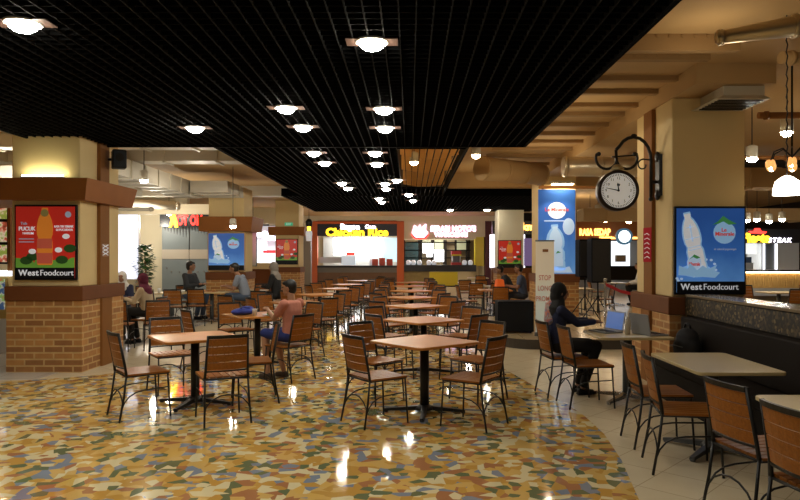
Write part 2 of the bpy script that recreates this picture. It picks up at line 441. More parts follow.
M_pgreen = mat('leaf_ink', (.05, .25, .07), .35, emit=.35)
M_grey_ink = mat('grey_ink', (.35, .42, .55), .35, emit=.25)

def caption(t, w, zb, hb, big):
    MB().box(-w / 2 + .025, w / 2 - .025, -.058, -.05, zb, zb + hb).build('caption_strip', M_blackp, t)
    if big:
        lettering('West', hb * .78, M_pwhite, t, (-w * .42, -.062, zb + hb * .5), 'LEFT', .022, gap=1.12)
        lettering('Foodcourt', hb * .78, M_pwhite, t, (-w * .42 + hb * 2.02, -.062, zb + hb * .5), 'LEFT', 0, xs=.95)
_b = [(.44, 0), (.5, .03), (.5, .18), (.46, .21), (.5, .24), (.5, .40), (.42, .455), (.42, .475), (.5, .53), (.52, .62), (.50, .70), (.43, .79), (.31, .87), (.20, .915), (.17, .93), (.20, .94), (.20, .985), (.18, 1.0)]
BOT = [(-x, z) for x, z in _b] + [(x, z) for x, z in reversed(_b)]
def bottle(t, cx, z0, w, h, m, rot=0, y=-.056, name='bottle_picture'):
    pts = []
    for x, z in BOT:
        X_, Z_ = x * w, z * h; pts.append((cx + X_ * math.cos(rot) - Z_ * math.sin(rot), z0 + X_ * math.sin(rot) + Z_ * math.cos(rot)))
    return MB().sheet(list(reversed(pts)), y - .004, y).build(name, m, t)
def ellsheet(t, name, m, cx, cz, rx, rz, y=-.06, n=20):
    return MB().sheet([(cx + rx * math.cos(-2 * PI * i / n), cz + rz * math.sin(-2 * PI * i / n)) for i in range(n)], y - .003, y).build(name, m, t)

def blue_poster(label, loc, w, h, group=None, rotz=0, fr=M_blackp, detail=True):
    t = thing('poster_lightbox', label, 'poster', loc, rotz, group)
    MB().box(-w / 2, w / 2, -.04, 0, 0, h).build('lightbox_case', fr, t, bevel=.006)
    MB().box(-w / 2 + .025, w / 2 - .025, -.05, -.04, .025, h - .025).build('printed_panel', M_blue, t)
    caption(t, w, .025, h * .125, detail)
    ellsheet(t, 'splash_picture', M_psky, -w * .2, h * .27, w * .22, h * .075, -.051)
    MB().sheet([(-w * .46, h * .22), (w * .05, h * .19), (w * .12, h * .25), (w * .04, h * .27), (w * .08, h * .34), (-w * .04, h * .29), (-w * .12, h * .33), (-w * .2, h * .28), (-w * .3, h * .36), (-w * .33, h * .29), (-w * .45, h * .33)], -.0725, -.070).build('water_splash', M_psky, t)
    for k in range(10 if detail else 4):
        a = PI * k / 9
        ellsheet(t, 'splash_drop', M_pice, -w * .2 + w * .27 * math.cos(a), h * (.28 + .12 * math.sin(a * 1.7)), w * .022, h * .014, -.0525, 8)
    g = bottle(t, -w * .14, h * .21, w * .25, h * .74, M_psky, .22, -.0545, 'bottle_glow'); g.scale = (1, 1, 1)
    bottle(t, -w * .145, h * .22, w * .21, h * .71, M_pwhite, .22, -.057)
    for k, (zz_, wd) in enumerate(((.42, .085), (.465, .088), (.60, .1), (.78, .05))):
        q_ = .71 * h * zz_; cx_, cz_ = -w * .145 - math.sin(.22) * q_, h * .22 + math.cos(.22) * q_
        MB().sheet([(cx_ - w * wd, cz_ - w * wd * .22 - .004), (cx_ + w * wd, cz_ + w * wd * .22 - .004), (cx_ + w * wd, cz_ + w * wd * .22 + .006), (cx_ - w * wd, cz_ - w * wd * .22 + .006)], -.064, -.0615).build('bottle_ridge', M_pice, t)
    MB().sheet([(-w * .265, h * .60), (-w * .245, h * .60), (-w * .285, h * .80), (-w * .305, h * .78)], -.064, -.0615).build('bottle_shine', M_pice, t)
    ellsheet(t, 'bottle_label', M_pice, -w * .235, h * .36, w * .1, h * .08, -.0625)
    MB().sheet([(-w * .31, h * .395), (-w * .235, h * .455), (-w * .15, h * .42), (-w * .2, h * .405), (-w * .25, h * .425)], -.069, -.066).build('leaf_picture', M_pgreen, t)
    ellsheet(t, 'logo_disc', M_psky, w * .19, h * .70, w * .155, h * .125, -.055)
    MB().sheet([(w * .02, h * .79), (w * .1, h * .83), (w * .17, h * .89), (w * .25, h * .845), (w * .36, h * .80), (w * .25, h * .79), (w * .17, h * .83), (w * .1, h * .80)][::1], -.064, -.058).build('logo_mountain', M_pgreen, t)
    lettering('Le', h * .06, M_pred, t, (w * .18, -.062, h * .73), bold=.02)
    lettering('Minerale', h * .062, M_pred, t, (w * .19, -.062, h * .685), bold=.02)
    if detail:
        lettering('Minerale', h * .06, M_pred, t, (-w * .235, -.068, h * .345), bold=.02, xs=.6)
        lettering('air mineral pegunungan', h * .036, M_grey_ink, t, (w * .2, -.056, h * .515), xs=.75)
    return t
def red_poster(label, loc, w, h, group=None, rotz=0, detail=True):
    t = thing('poster_lightbox', label, 'poster', loc, rotz, group)
    MB().box(-w / 2, w / 2, -.04, 0, 0, h).build('lightbox_case', M_blackp, t, bevel=.006)
    MB().box(-w / 2 + .025, w / 2 - .025, -.05, -.04, .025, h - .025).build('printed_panel', M_red, t)
    caption(t, w, .025, h * .14, detail)
    n = 16; gp = [(-w * .47, h * .16)] + [(w * .47, h * .16)] + [(w * .47 - w * .94 * i / n, h * (.28 + .035 * math.sin(i * 2.1) + .02 * math.cos(i * 3.7))) for i in range(n + 1)]
    MB().sheet(gp, -.055, -.051).build('grass_picture', M_green, t)
    for cx, cz in ((-.3, .26), (.27, .27), (-.2, .31), (.40, .42)):
        ellsheet(t, 'leaf_clump', M_dgreen, w * cx, h * cz, w * .1, h * .055, -.056, 12)
    bottle(t, 0, h * .2, w * .25, h * .76, M_amber, 0, -.059)
    ellsheet(t, 'bottle_cap', M_cap, 0, h * .89, w * .065, h * .05, -.064, 12)
    MB().sheet([(-w * .12, h * .42), (w * .12, h * .42), (w * .12, h * .55), (-w * .12, h * .55)], -.068, -.064).build('bottle_label', M_lbl, t)
    MB().sheet([(-w * .12, h * .22), (w * .12, h * .22), (w * .13, h * .36), (-w * .13, h * .36)], -.068, -.064).build('fruit_band', M_lbl, t)
    for cx, cz in ((-.2, .38), (.22, .40), (.34, .58)): ellsheet(t, 'speech_bubble', M_pwhite, w * cx, h * cz, w * .06, h * .035, -.062, 14)
    ellsheet(t, 'round_seal', M_grey_ink, w * .37, h * .87, w * .05, h * .042, -.056, 16)
    lettering('Teh', h * .055, M_grey_ink, t, (-w * .34, -.056, h * .75), bold=.01)
    lettering('PUCUK', h * .075, M_pwhite, t, (-w * .29, -.056, h * .68), bold=.02, xs=.9)
    lettering('HARUM', h * .042, M_pwhite, t, (-w * .27, -.056, h * .62), bold=.01)
    if detail:
        lettering('RASA TEH TERBAIK', h * .042, M_pwhite, t, (w * .30, -.056, h * .71), bold=.01, xs=.7)
        lettering('DI PUCUKNYA', h * .042, M_pwhite, t, (w * .31, -.056, h * .665), bold=.01, xs=.8)
        for z in (.54, .50): MB().box(-w * .42, -w * .18, -.054, -.05, h * z, h * (z + .012)).build('small_print', M_grey_ink, t)
    return t
red_poster('red framed tea bottle poster on the near brick pillar below its bulkhead', (X(46, 9.5), 9.53, Z(280, 9.5)), .87, 1.05)
blue_poster('large blue framed water bottle poster on the clock pillar', (X(709.5, 8.18), 8.2, Z(294.5, 8.18)), .86, 1.06)
blue_poster('small blue water bottle poster in a wooden frame on the second brick pillar', (X(227, 18), 17.98, Z(271, 18)), .99, 1.02, fr=mat('frame_wood', (.5, .3, .12), .5), detail=False)
red_poster('small red tea poster on the pillar beside the orange stall frame', (X(287, 26), 26.0, Z(264.5, 26)), .84, .98, detail=False)
red_poster('small red tea poster on the white pillar behind the orange box table', (X(509.5, 24.5), 24.5, Z(268.5, 24.5)), .84, 1.02, detail=False)

# tall banner on the far pillar
b0 = at(557.5, 277, 16.1)
t = thing('wall_banner', 'tall blue water bottle banner covering the front of the pillar behind speakers', 'banner', (b0.x, 16.2, b0.z))
w, h = .88, 2.08
MB().box(-w / 2, w / 2, -.02, 0, 0, h).build('printed_sheet', M_blue, t)
bottle(t, 0, .15, .42, 1.1, M_psky, .05, -.024)
bottle(t, 0, .25, .3, .95, M_pice, .05, -.031, 'bottle_core')
ellsheet(t, 'logo_disc', M_pwhite, 0, 1.58, .22, .2, -.024)
lettering('Le Minerale', .12, M_pred, t, (0, -.03, 1.6), bold=.02)
MB().box(-.3, .3, -.026, -.02, 1.32, 1.345).build('small_print', M_pice, t)
ellsheet(t, 'cloud_picture', M_pice, .28, 1.2, .14, .2, -.024)
MB().sheet([(-.03, .55), (.02, .62), (.1, .58), (.03, .57)], -.04, -.034).build('leaf_picture', M_pgreen, t)
MB().sheet([(-.38, .1), (.38, .1), (.3, .25), (.1, .2), (-.1, .28), (-.3, .2)], -.028, -.022).build('splash_picture', M_pice, t)
t = thing('picture_light', 'bright bar light fixed above the tall blue banner', 'lamp', (b0.x + .1, 16.2, 3.32))
MB().box(-.26, .26, -.3, -.05, 0, .06).build('lamp_body', M_duct, t); MB().box(-.24, .24, -.28, -.1, -.012, 0).build('diffuser', M_lampw, t)
for s in (-.16, .16):
    l = lamp('banner_spot', 'SPOT', (b0.x + s, 15.75, 3.24), 30, (1, .9, .75), .03, (math.radians(28), 0, 0), 1.0)

# ------------------------------------------------------------------ chair, table
def make_chair():
    r = thing('dining_chair', 'x', 'chair')
    st = MB()
    for k in range(7):
        y = -.195 + .39 * k / 6; st.box(-.2 + .01, .215, y - .0275, y + .0275, .445, .462)
    st.build('seat', M_wood, r)
    fr = MB()
    fr.tube([(-.2, -.215, .44), (.2, -.215, .44), (.22, -.2, .44), (.22, .2, .44), (.2, .215, .44), (-.2, .215, .44), (-.2, -.215, .44)], .0095, 6)
    fr.build('seat_frame', M_black, r)
    for sy in (-1, 1):
        MB().tube([(.2, sy * .205, .44), (.212, sy * .208, .24), (.225, sy * .218, 0)], .0095, 6).build('leg', M_black, r)
        MB().tube([(-.2, sy * .205, .45), (-.225, sy * .210, .24), (-.27, sy * .222, 0)], .0105, 6).build('leg', M_black, r)
    bf = MB()
    for sy in (-1, 1): bf.tube([(-.2, sy * .205, .45), (-.213, sy * .198, .55), (-.27, sy * .186, .865)], .0135, 6)
    n = 6
    def bow(y): return -.03 * (1 - (y / .21) ** 2)
    def bar(mb, z, hh, th, x0, hw=.212):
        for i in range(n):
            ya, yb = -hw + 2 * hw * i / n, -hw + 2 * hw * (i + 1) / n
            xa, xb = x0 + bow(ya), x0 + bow(yb); m = len(mb.v); tl = -.018 * hh / .1
            mb.v += [(xa, ya, z), (xa + th, ya, z), (xb + th, yb, z), (xb, yb, z), (xa + tl, ya, z + hh), (xa + tl + th, ya, z + hh), (xb + tl + th, yb, z + hh), (xb + tl, yb, z + hh)]
            for q in ((3, 2, 1, 0), (4, 5, 6, 7), (0, 1, 5, 4), (1, 2, 6, 5), (2, 3, 7, 6), (3, 0, 4, 7)): mb.face([m + k for k in q])
    bar(bf, .836, .032, .022, -.276, .187); bar(bf, .512, .014, .014, -.212, .198)
    bf.build('back_frame', M_black, r)
    bk = MB()
    for k in range(4): z = .532 + .0765 * k; bar(bk, z, .071, .013, -.212 - .056 * (z - .53) / .30, .192 - .012 * k / 3)
    bk.build('backrest', M_wood, r)
    sx = MB()
    for sy in (-1, 1):
        sx.tube([(-.247, sy * .217, .12)] + [(-.237 + .20 * (1 - math.cos(a)), sy * .214, .12 + .17 * math.sin(a)) for a in (.4, .8, 1.2, 1.57)] + [(.21, sy * .21, .30)], .007, 5)
    sx.tube([(-.25, -.217, .12)] + [(-.235, -.217 + .217 * (1 - math.cos(a)), .12 + .17 * math.sin(a)) for a in (.4, .8, 1.2, 1.57)] + [(-.235, .217 - .217 * (1 - math.cos(a)), .12 + .17 * math.sin(a)) for a in (1.2, .8, .4)] + [(-.25, .217, .12)], .007, 5)
    sx.build('stretcher', M_black, r)
    return r
CH = make_chair(); CH_used = [False]
def place_chair(x, y, deg, label, group, z=0.0):
    c = CH if not CH_used[0] else copy_tree(CH); CH_used[0] = True
    c.location = (x, y, z + .004); c.rotation_euler = (0, 0, math.radians(deg)); c['label'] = label; c['group'] = group
    return c

def make_table(top_m, col_m, base_m, w=.84, d=.84, rr=.07):
    r = thing('cafe_table', 'x', 'table')
    p = rrect(w, d, rr); mb = MB(); mb.prism(p, .715, .742).build('tabletop', top_m, r, bevel=.006)
    MB().box(-.13, .13, -.13, .13, .700, .715).build('mounting_plate', col_m, r)
    MB().lathe([(.047, .06), (.047, .70)], seg=16).build('column', col_m, r)
    bm = MB(); bm.lathe([(.10, .035), (.09, .06), (.055, .085)], seg=16)
    for k in range(4):
        a = PI / 4 + PI / 2 * k; ca, sa = math.cos(a), math.sin(a)
        def q(l, t_, z): return (ca * l - sa * t_, sa * l + ca * t_, z)
        m = len(bm.v)
        bm.v += [q(.05, -.035, .03), q(.05, .035, .03), q(.42, .022, .012), q(.42, -.022, .012), q(.05, -.03, .075), q(.05, .03, .075), q(.42, .018, .035), q(.42, -.018, .035)]
        for f in ((3, 2, 1, 0)[::-1], (4, 5, 6, 7)[::-1], (0, 1, 5, 4), (1, 2, 6, 5), (2, 3, 7, 6), (3, 0, 4, 7)): bm.face([m + i for i in f])
        bm.lathe([(.022, 0), (.022, .016)], q(.40, 0, 0), 10)
    bm.build('base', base_m, r)
    return r
T_wood = make_table(M_top, M_black, M_black); T_cream = make_table(M_cream_top, M_grey_metal, M_chrome, .8, .8, .04)
T_long = make_table(M_cream_top, M_grey_metal, M_grey_metal, .68, 1.06, .05)
tused = {}
def place_table(proto, x, y, deg, label, group, z=0.0):
    c = proto if proto.name not in tused else copy_tree(proto); tused[proto.name] = 1
    c.location = (x, y, z + .004); c.rotation_euler = (0, 0, math.radians(deg)); c['label'] = label
    if group: c['group'] = group
    return c
ORD = ['first', 'second', 'third', 'fourth', 'fifth', 'sixth', 'seventh', 'eighth', 'ninth']
GC, GT = 'slatted chairs on the mosaic floor', 'square wood tables on the mosaic floor'

# centre row
cen = [(.15, 7.05), (.19, 9.44), (.10, 12.1), (.03, 14.55), (.05, 17.3), (.02, 20.0), (-.02, 22.8)]
for i, (x, y) in enumerate(cen):
    place_table(T_wood, x, y, 40 - i, f'square orange wood table on one black column, {ORD[i]} along the centre row', GT)
# chairs of the first two centre tables, measured one by one
place_chair(-.33, 6.66, 35, 'slatted chair with pale glare on its seat, first centre table, tea poster side', GC)
place_chair(.60, 6.55, 146, 'slatted chair on the viewer and clock side of the first centre table', GC)
place_chair(-.38, 7.62, -44, 'slatted chair behind the first centre table, tea poster side', GC)
place_chair(.76, 7.72, 222, 'slatted chair behind the first centre table, clock side', GC)
place_chair(-.26, 8.97, 36, 'slatted chair on the viewer side of the second centre table, toward tea poster', GC)
place_chair(.70, 8.98, 140, 'slatted chair on the viewer side of the second centre table, toward clock', GC)
place_chair(-.36, 10.0, -45, 'slatted chair behind the second centre table, tea poster side', GC)
place_chair(.74, 10.0, 225, 'slatted chair behind the second centre table, clock side', GC)
def four(x, y, nm, rnd, who=(1, 1, 1, 1), grp=GC, kind='slatted chair', d=.5):
    for k, (sx, sy) in enumerate(((-1, -1), (1, -1), (-1, 1), (1, 1))):
        if not who[k]: continue
        j = rnd.uniform(-.05, .06); a = math.degrees(math.atan2(-sy, -sx)) + rnd.uniform(-10, 10)
        place_chair(x + sx * (d + j), y + sy * (d + rnd.uniform(-.03, .05)), a,
                    f"{kind} at the {nm}, {'viewer' if sy < 0 else 'stall'} side toward the {'tea poster' if sx < 0 else 'clock'}", grp)
rnd = random.Random(3)
for i, (x, y) in enumerate(cen[2:]): four(x, y, f'{ORD[i + 2]} centre table', rnd, d=.5 if i < 3 else .46)
# row on the tea poster side
lef = [(-2.36, 7.47), (-2.3, 10.26), (-2.15, 13.0), (-2.08, 15.7), (-1.97, 18.5), (-1.92, 21.2), (-1.75, 24.4)]
for i, (x, y) in enumerate(lef):
    place_table(T_wood, x, y, 34 + i, f'square orange wood table, {ORD[i]} in the row beside the tea pillar', GT)
place_chair(-1.86, 6.74, 117, 'slatted chair showing its back to the viewer at the first tea row table', GC)
place_chair(-2.74, 6.93, 38, 'slatted chair beside the brick pillar at the first tea row table', GC)
place_chair(-2.86, 8.16, -55, 'slatted chair behind the first tea row table, facing the viewer', GC)
place_chair(-1.76, 7.62, 196, 'slatted chair turned sideways at the first tea row table, aisle side', GC)
place_chair(-1.60, 8.96, 146, 'slatted chair carrying the man in the pink shirt', 'chair under the man in pink')
place_chair(-2.95, 9.75, 38, 'slatted chair at the blue bag table, viewer side toward the tea poster', GC)
place_chair(-2.78, 10.86, -52, 'slatted chair at the blue bag table, stall side toward the tea poster', GC)
place_chair(-1.72, 10.9, 232, 'slatted chair at the blue bag table, stall side toward the aisle', GC)
for i, (x, y) in enumerate(lef[2:]): four(x, y, f'{ORD[i + 2]} tea row table', rnd)

# cream tables by the shuttered stall
GB, GTB = 'chairs by the shuttered stall', 'cream tables by the shuttered stall'
place_table(T_cream, -5.75, 16.45, 0, 'cream table in front of the man in the dark top', GTB)
place_table(T_cream, -4.88, 16.75, 0, 'cream table with an orange tray, in front of the man in grey blue', GTB)
place_table(T_cream, -5.62, 12.75, 0, 'cream table in front of the woman in a maroon headscarf', GTB)
place_table(T_cream, -4.12, 17.55, 0, 'cream table before the woman in a grey headscarf', GTB)
place_table(T_cream, -6.0, 21.3, 0, 'pale table far back, between the second and third brick pillars', GTB)
for x, y, a, l in ((-5.98, 15.75, 80, 'slatted chair at the dark top man\'s table, nearer the maroon headscarf'), (-5.42, 15.7, 95, 'slatted chair at the dark top man\'s table, nearer the tray table'),
                   (-4.95, 15.98, 88, 'slatted chair on the viewer side of the orange tray table'), (-6.65, 17.1, -60, 'empty slatted chair behind the dark top man\'s table'),
                   (-5.70, 17.55, -25, 'slatted chair holding the man in the dark top'), (-4.01, 16.70, 175, 'slatted chair holding the man in grey blue'),
                   (-4.86, 12.62, 172, 'slatted chair holding the woman in a maroon headscarf'), (-5.02, 11.7, 100, 'empty slatted chair before the woman in a maroon headscarf, beside the tea pillar'), (-4.42, 11.9, 112, 'empty slatted chair before the woman in a maroon headscarf, on her aisle side'),
                   (-5.72, 13.55, -85, 'slatted chair holding the person in a white headscarf'),
                   (-3.42, 17.5, 165, 'slatted chair holding the woman in a grey headscarf'), (-3.98, 18.3, -80, 'slatted chair on the stall side of the grey headscarf table'),
                   (-6.65, 21.0, 15, 'slatted chair at the far pale table, tea poster side'), (-5.4, 21.0, 165, 'slatted chair at the far pale table, aisle side'),
                   (-3.45, 13.4, 60, 'lone slatted chair between the tea row and the cream tables'), (-3.2, 15.0, 70, 'slatted chair standing alone past the blue bag table')):
    place_chair(x, y, a, l, GB)
# tables beyond the subwoofer
GR = 'chairs near the orange box'
place_table(T_wood, 2.22, 17.8, 0, 'wood topped table with an orange box, behind the subwoofer', 'tables beyond the subwoofer')
place_table(T_cream, 2.15, 20.0, 0, 'cream table just past the orange box table', 'tables beyond the subwoofer')
place_table(T_cream, 2.0, 22.6, 0, 'cream table two along from the orange box table', 'tables beyond the subwoofer')
place_table(T_cream, 2.75, 27.5, 0, 'cream table by the yellow cabinet', 'tables beyond the subwoofer')
for x, y, a, l in ((1.50, 17.8, 8, 'orange box table, aisle side'), (2.25, 17.05, 88, 'orange box table, viewer side'), (2.97, 17.85, 176, 'orange box table, holding the man in blue'),
                   (2.42, 19.25, 96, 'cream table past the orange box, viewer side, beside another'), (1.88, 19.3, 84, 'cream table past the orange box, viewer side'), (3.02, 20.1, 182, 'cream table past the orange box, under the leaning man'),
                   (2.28, 21.85, 86, 'second cream table past the orange box, viewer side, beside another'), (1.74, 21.9, 92, 'second cream table past the orange box, viewer side'),
                   (2.75, 26.7, 90, 'cream table by the yellow cabinet, viewer side'), (3.5, 27.4, 180, 'cream table by the yellow cabinet, banner side')):
    place_chair(x, y, a, 'slatted chair at the ' + l, GR)
place_table(T_cream, 4.55, 18.6, 0, 'pale table beyond the two loudspeakers', 'tables past the loudspeakers')
place_table(T_cream, 6.7, 22.5, 0, 'pale table far back under the round lit sign', 'tables past the loudspeakers')
for x, y, a, l in ((4.2, 18.0, 80, 'pale table beyond the loudspeakers, viewer side'), (5.3, 18.6, 182, 'pale table beyond the loudspeakers, clock side'), (4.6, 19.3, -90, 'pale table beyond the loudspeakers, stall side'),
                   (6.15, 22.4, 0, 'far table under the round sign, aisle side'), (7.6, 22.3, 172, 'far table under the round sign, where the person in white sits')):
    place_chair(x, y, a, 'slatted chair at the ' + l, 'chairs past the loudspeakers')

# dining strip by the dark bench
GD = 'chairs by the dark bench'
place_table(T_cream, 2.455, 7.7, 0, 'cream table with two open laptops beside the seated woman', 'cream tables by the dark bench')
place_table(T_long, 2.52, 5.66, 0, 'large empty cream table on a grey column beside the dark bench', 'cream tables by the dark bench')
place_table(T_long, 2.51, 3.78, 0, 'cream table with pale glare at the lower edge of the picture', 'cream tables by the dark bench')
place_chair(1.80, 7.98, 8, 'slatted chair holding the woman in the black headscarf', GD)
place_chair(1.93, 7.42, 6, 'slatted chair at the laptop table, before the woman\'s legs', GD)
place_chair(2.10, 5.21, -9, 'slatted chair at the empty cream table, showing its seat slats', GD)
place_chair(2.16, 5.90, -3, 'slatted chair at the empty cream table, the one beside the laptop table', GD)
place_chair(2.16, 4.15, 12, 'slatted chair at the glare table, the one nearer the empty table', GD)
place_chair(2.16, 3.46, 10, 'slatted chair at the glare table, cut by the picture edge', GD)

# ------------------------------------------------------------------ half wall, bench
r = sroot('wall_half', (3.43, 3, 0))
MB().box(-.12, .12, 0, 5.13, 0, 1.14).build('wall_core', M_dark, r)
MB().box(-.14, -.12, 0, 5.13, .93, 1.13).build('pebble_band', M_gravel, r)
MB().box(-.15, .2, 0, 5.1, 1.14, 1.17).build('ledge', mat('ledge_stone', (.26, .21, .14), .2), r, bevel=.005)
t = thing('banquette_bench', 'long dark upholstered bench along the half wall with the pebble band', 'bench', (3.08, 3.0, 0))
M_uph = mat('dark_upholstery', (.013, .009, .007), .7, spec=.12)
MB().box(-.2, .2, .05, 5.0, 0, .34).build('bench_box', M_dark, t)
MB().box(-.22, .2, .05, 5.0, .34, .45).build('seat_cushion', M_uph, t, bevel=.03)
MB().box(.1, .2, .05, 5.0, .45, .92).build('back_cushion', M_uph, t, bevel=.02)

# ------------------------------------------------------------------ downlights
def make_down():
    r = thing('downlight', 'x', 'ceiling light')
    MB().lathe([(.125, -.004), (.13, .0), (.13, .012), (.105, .012)], seg=20).build('trim_ring', M_white, r)
    MB().lathe([(.02, -.062), (.06, -.052), (.088, -.032), (.098, -.008), (.098, .0)], seg=20).build('diffuser', M_lamp, r)
    MB().box(-.2, .2, -.09, .09, .001, .008).build('mounting_plate', mat('dull_plate', (.10, .05, .035), .6), r)
    return r
DN = make_down(); dn = [0]
def down(u, v, label, z=zc):
    Y = (z - EYE) * F / (VY - v)
    c = DN if not dn[0] else copy_tree(DN); dn[0] += 1
    c.location = ((u - UX) / F * Y, Y, z - .012); c['label'] = label; c['group'] = 'downlights in the black grid ceiling'
    return c
rows = [('middle', [(372, 41), (384, 108), (385, 127), (375, 152), (377, 163), (385, 183), (386, 188), (379, 198)]),
        ('tea side', [(286, 107), (303, 126), (314, 152), (325, 162), (342, 182.5), (348, 187.5)]),
        ('outer', [(23, 22), (195, 127)])]
for nm, L in rows:
    for i, (u, v) in enumerate(L): down(u, v, f'round white downlight, {ORD[i]} along the {nm} row of the black ceiling')
for (u, v), l in zip([(397, 179.5), (382, 201.5), (409, 194), (413, 200), (450, 209.5), (487, 209.5)],
                     ['beside the sixth lamp of the middle row', 'just past the eighth lamp of the middle row', 'at the stall end of the open slot', 'just past the open slot, beside the slot lamp', 'alone above the pink stall sign', 'alone beside the banner pillar']):
    down(u, v, 'round white downlight ' + l)
# lamps of the first, unseen part of the same rows
# cylinder spot lamps hung from the slab
def cyl_lamp(loc, label, r=.07, h=.16, stem=.2, m=M_lampw, group=None, col=M_duct):
    t = thing('ceiling_spot', label, 'spot lamp', loc, 0, group)
    MB().lathe([(r, 0), (r, h), (r * .5, h + .02)], seg=14).build('lamp_body', col, t)
    MB().lathe([(r * .2, -r * .8), (r * .6, -r * .65), (r * .9, -r * .3), (r * .95, -.001)], seg=14).build('diffuser', m, t)
    MB().tube([(0, 0, h), (0, 0, h + stem)], .008, 6).build('stem', M_black, t)
    return t
SP = [((476, 155), 11.0, 'white cylinder spot lamp at the corner of the black ceiling'), ((414, 162), 12.0, 'small spot lamp hanging in the open slot of the ceiling'),
      ((144, 180), 12.4, 'white cylinder spot lamp hung beside the wall loudspeaker'), ((233, 226), 16.1, 'slim white lamp hung in front of the second brick pillar'),
      ((169, 213), 21.6, 'small spot lamp above the red and yellow stall sign'), ((253, 231), 22.0, 'small lamp between the second and third brick pillars'),
      ((329, 209), 28.0, 'spot lamp above the orange stall frame, near its post'), ((340, 207), 30.0, 'spot lamp above the orange stall frame, nearer its sign'),
      ((752, 158), 9.5, 'white cylinder spot lamp past the clock pillar'), ((787, 132), 8.5, 'glaring spot lamp under the slab past the clock pillar'),
      ((590, 215), 23.5, 'spot lamp past the clock, first in its cluster of five'), ((598, 212), 22.0, 'spot lamp past the clock, second in its cluster of five'),
      ((605, 220), 25.5, 'orange tinted spot lamp past the clock, third in its cluster'), ((612, 219), 24.5, 'spot lamp past the clock, fourth in its cluster of five'),
      ((629, 221), 25.0, 'spot lamp past the clock, the one beside the pillar'),
      ((747, 220), 18.0, 'track spot lamp above the steak sign, closest to the pillar'), ((757, 219), 17.0, 'track spot lamp above the steak sign, second from the pillar'),
      ((769, 221), 18.0, 'track spot lamp above the steak sign, third from the pillar'), ((782, 219), 17.2, 'track spot lamp above the steak sign, fourth from the pillar')]
for (u, v), Y, l in SP:
    p = at(u, v, Y); k = max(1, Y / 16)
    cyl_lamp(p, l, .075 * k, .16 * k, max(.05, 3.75 - p.z - .16 * k - .01), M_lamp if u > 700 or u < 340 else M_lampw, 'spot lamps hung from the slab')

# spots without fittings: unseen downlights of the rows, plus added fill
def spot(loc, e, col, ang=2.4, size=.08): return lamp('downlight_and_fill', 'SPOT', loc, e, col, size, (0, 0, 0), ang, .8)
WARM, NEUT, COOL = (1, .82, .56), (1, .91, .76), (.9, .95, 1)

# ------------------------------------------------------------------ ducts and ceiling services
def duct_box(name, label, x0, x1, y0, y1, z0, z1, m=M_duct, seams=6):
    t = thing(name, label, 'duct', ((x0 + x1) / 2, (y0 + y1) / 2, z0))
    hx, hy = (x1 - x0) / 2, (y1 - y0) / 2
    MB().box(-hx, hx, -hy, hy, 0, z1 - z0).build('duct_shell', m, t)
    for k in range(seams):
        if hy > hx: y = -hy + 2 * hy * (k + .5) / seams; fl = MB().box(-hx - .03, hx + .03, y - .02, y + .02, -.03, z1 - z0 + .0)
        else: x = -hx + 2 * hx * (k + .5) / seams; fl = MB().box(x - .02, x + .02, -hy - .03, hy + .03, -.03, z1 - z0 + .0)
        fl.build('flange', m, t)
    return t
duct_box('ceiling_air_duct', 'long boxed air duct running past the wall loudspeaker toward the shutter', -5.95, -5.35, 11.3, 17.6, 3.12, 3.46, seams=9)
duct_box('ceiling_air_duct', 'short crosswise air duct above the wall loudspeaker', -8.5, -3.3, 11.7, 12.05, 3.50, 3.74)
duct_box('ceiling_air_duct', 'pale boxed duct joined to the head of the second brick pillar', -5.3, -4.4, 16.4, 17.95, 3.16, 3.44, seams=2)
duct_box('ceiling_air_duct', 'wide pale duct high before the second brick pillar', -9.5, -3.3, 13.4, 13.9, 3.50, 3.74)
duct_box('ceiling_air_duct', 'pale duct over the first stall corner, beyond the tea pillar', -9, -6.2, 12.6, 13.2, 3.0, 3.3, seams=3)
duct_box('ceiling_air_duct', 'low pale duct hung above the cream tables', -9.5, -6.1, 15.0, 15.5, 2.98, 3.22, seams=5)
def duct_round(label, p0, p1, r, m=M_duct, name='ceiling_round_duct', r2=None):
    p0, p1 = Vector(p0), Vector(p1); t = thing(name, label, 'duct', p0)
    d = p1 - p0; MB().tube([(0, 0, 0), d], r, 20, r2=r2).build('duct_shell', m, t)
    for k in (.02, .35, .68, .98): c = d * k; MB().tube([c - d.normalized() * .02, c + d.normalized() * .02], r + ((r2 or r) - r) * k + .012, 20).build('flange', m, t)
    return t
M_shiny = mat('shiny_duct', (.62, .52, .36), .3, .7)
duct_round('round pale duct running under the slab beyond the tea pillar', (-9.8, 16.2, 3.05), (-6.6, 19.4, 3.05), .12)
duct_round('slim pale pipe crossing above the cream tables', (-9, 15.9, 2.72), (-6.0, 15.9, 2.72), .045, name='ceiling_pipe')
duct_round('shiny round duct catching lamp glare above the clock', (2.7, 12.0, 3.20), (4.6, 12.0, 3.20), .17, M_shiny)
duct_round('round duct with bright lamp glare in the upper corner past the beam', (2.52, 5.6, 3.42), (4.2, 5.3, 3.60), .05, M_shiny, r2=.15)
duct_round('tan ventilation duct with a flared end beside the open ceiling slot', (1.45, 13.9, 3.42), (2.9, 15.0, 3.42), .24, M_tan)
duct_round('dark pipe running crosswise behind the clock', (2.5, 13.2, 2.96), (6.5, 13.2, 2.96), .03, M_strip, 'ceiling_pipe')
duct_round('dark pipe running crosswise past the clock pillar', (4.1, 10.2, 3.12), (8.5, 10.2, 3.05), .03, M_strip, 'ceiling_pipe')
duct_round('thick dark pipe above the chandelier', (4.1, 11.5, 3.2), (10.5, 11.5, 3.2), .08, M_dark, 'ceiling_pipe')
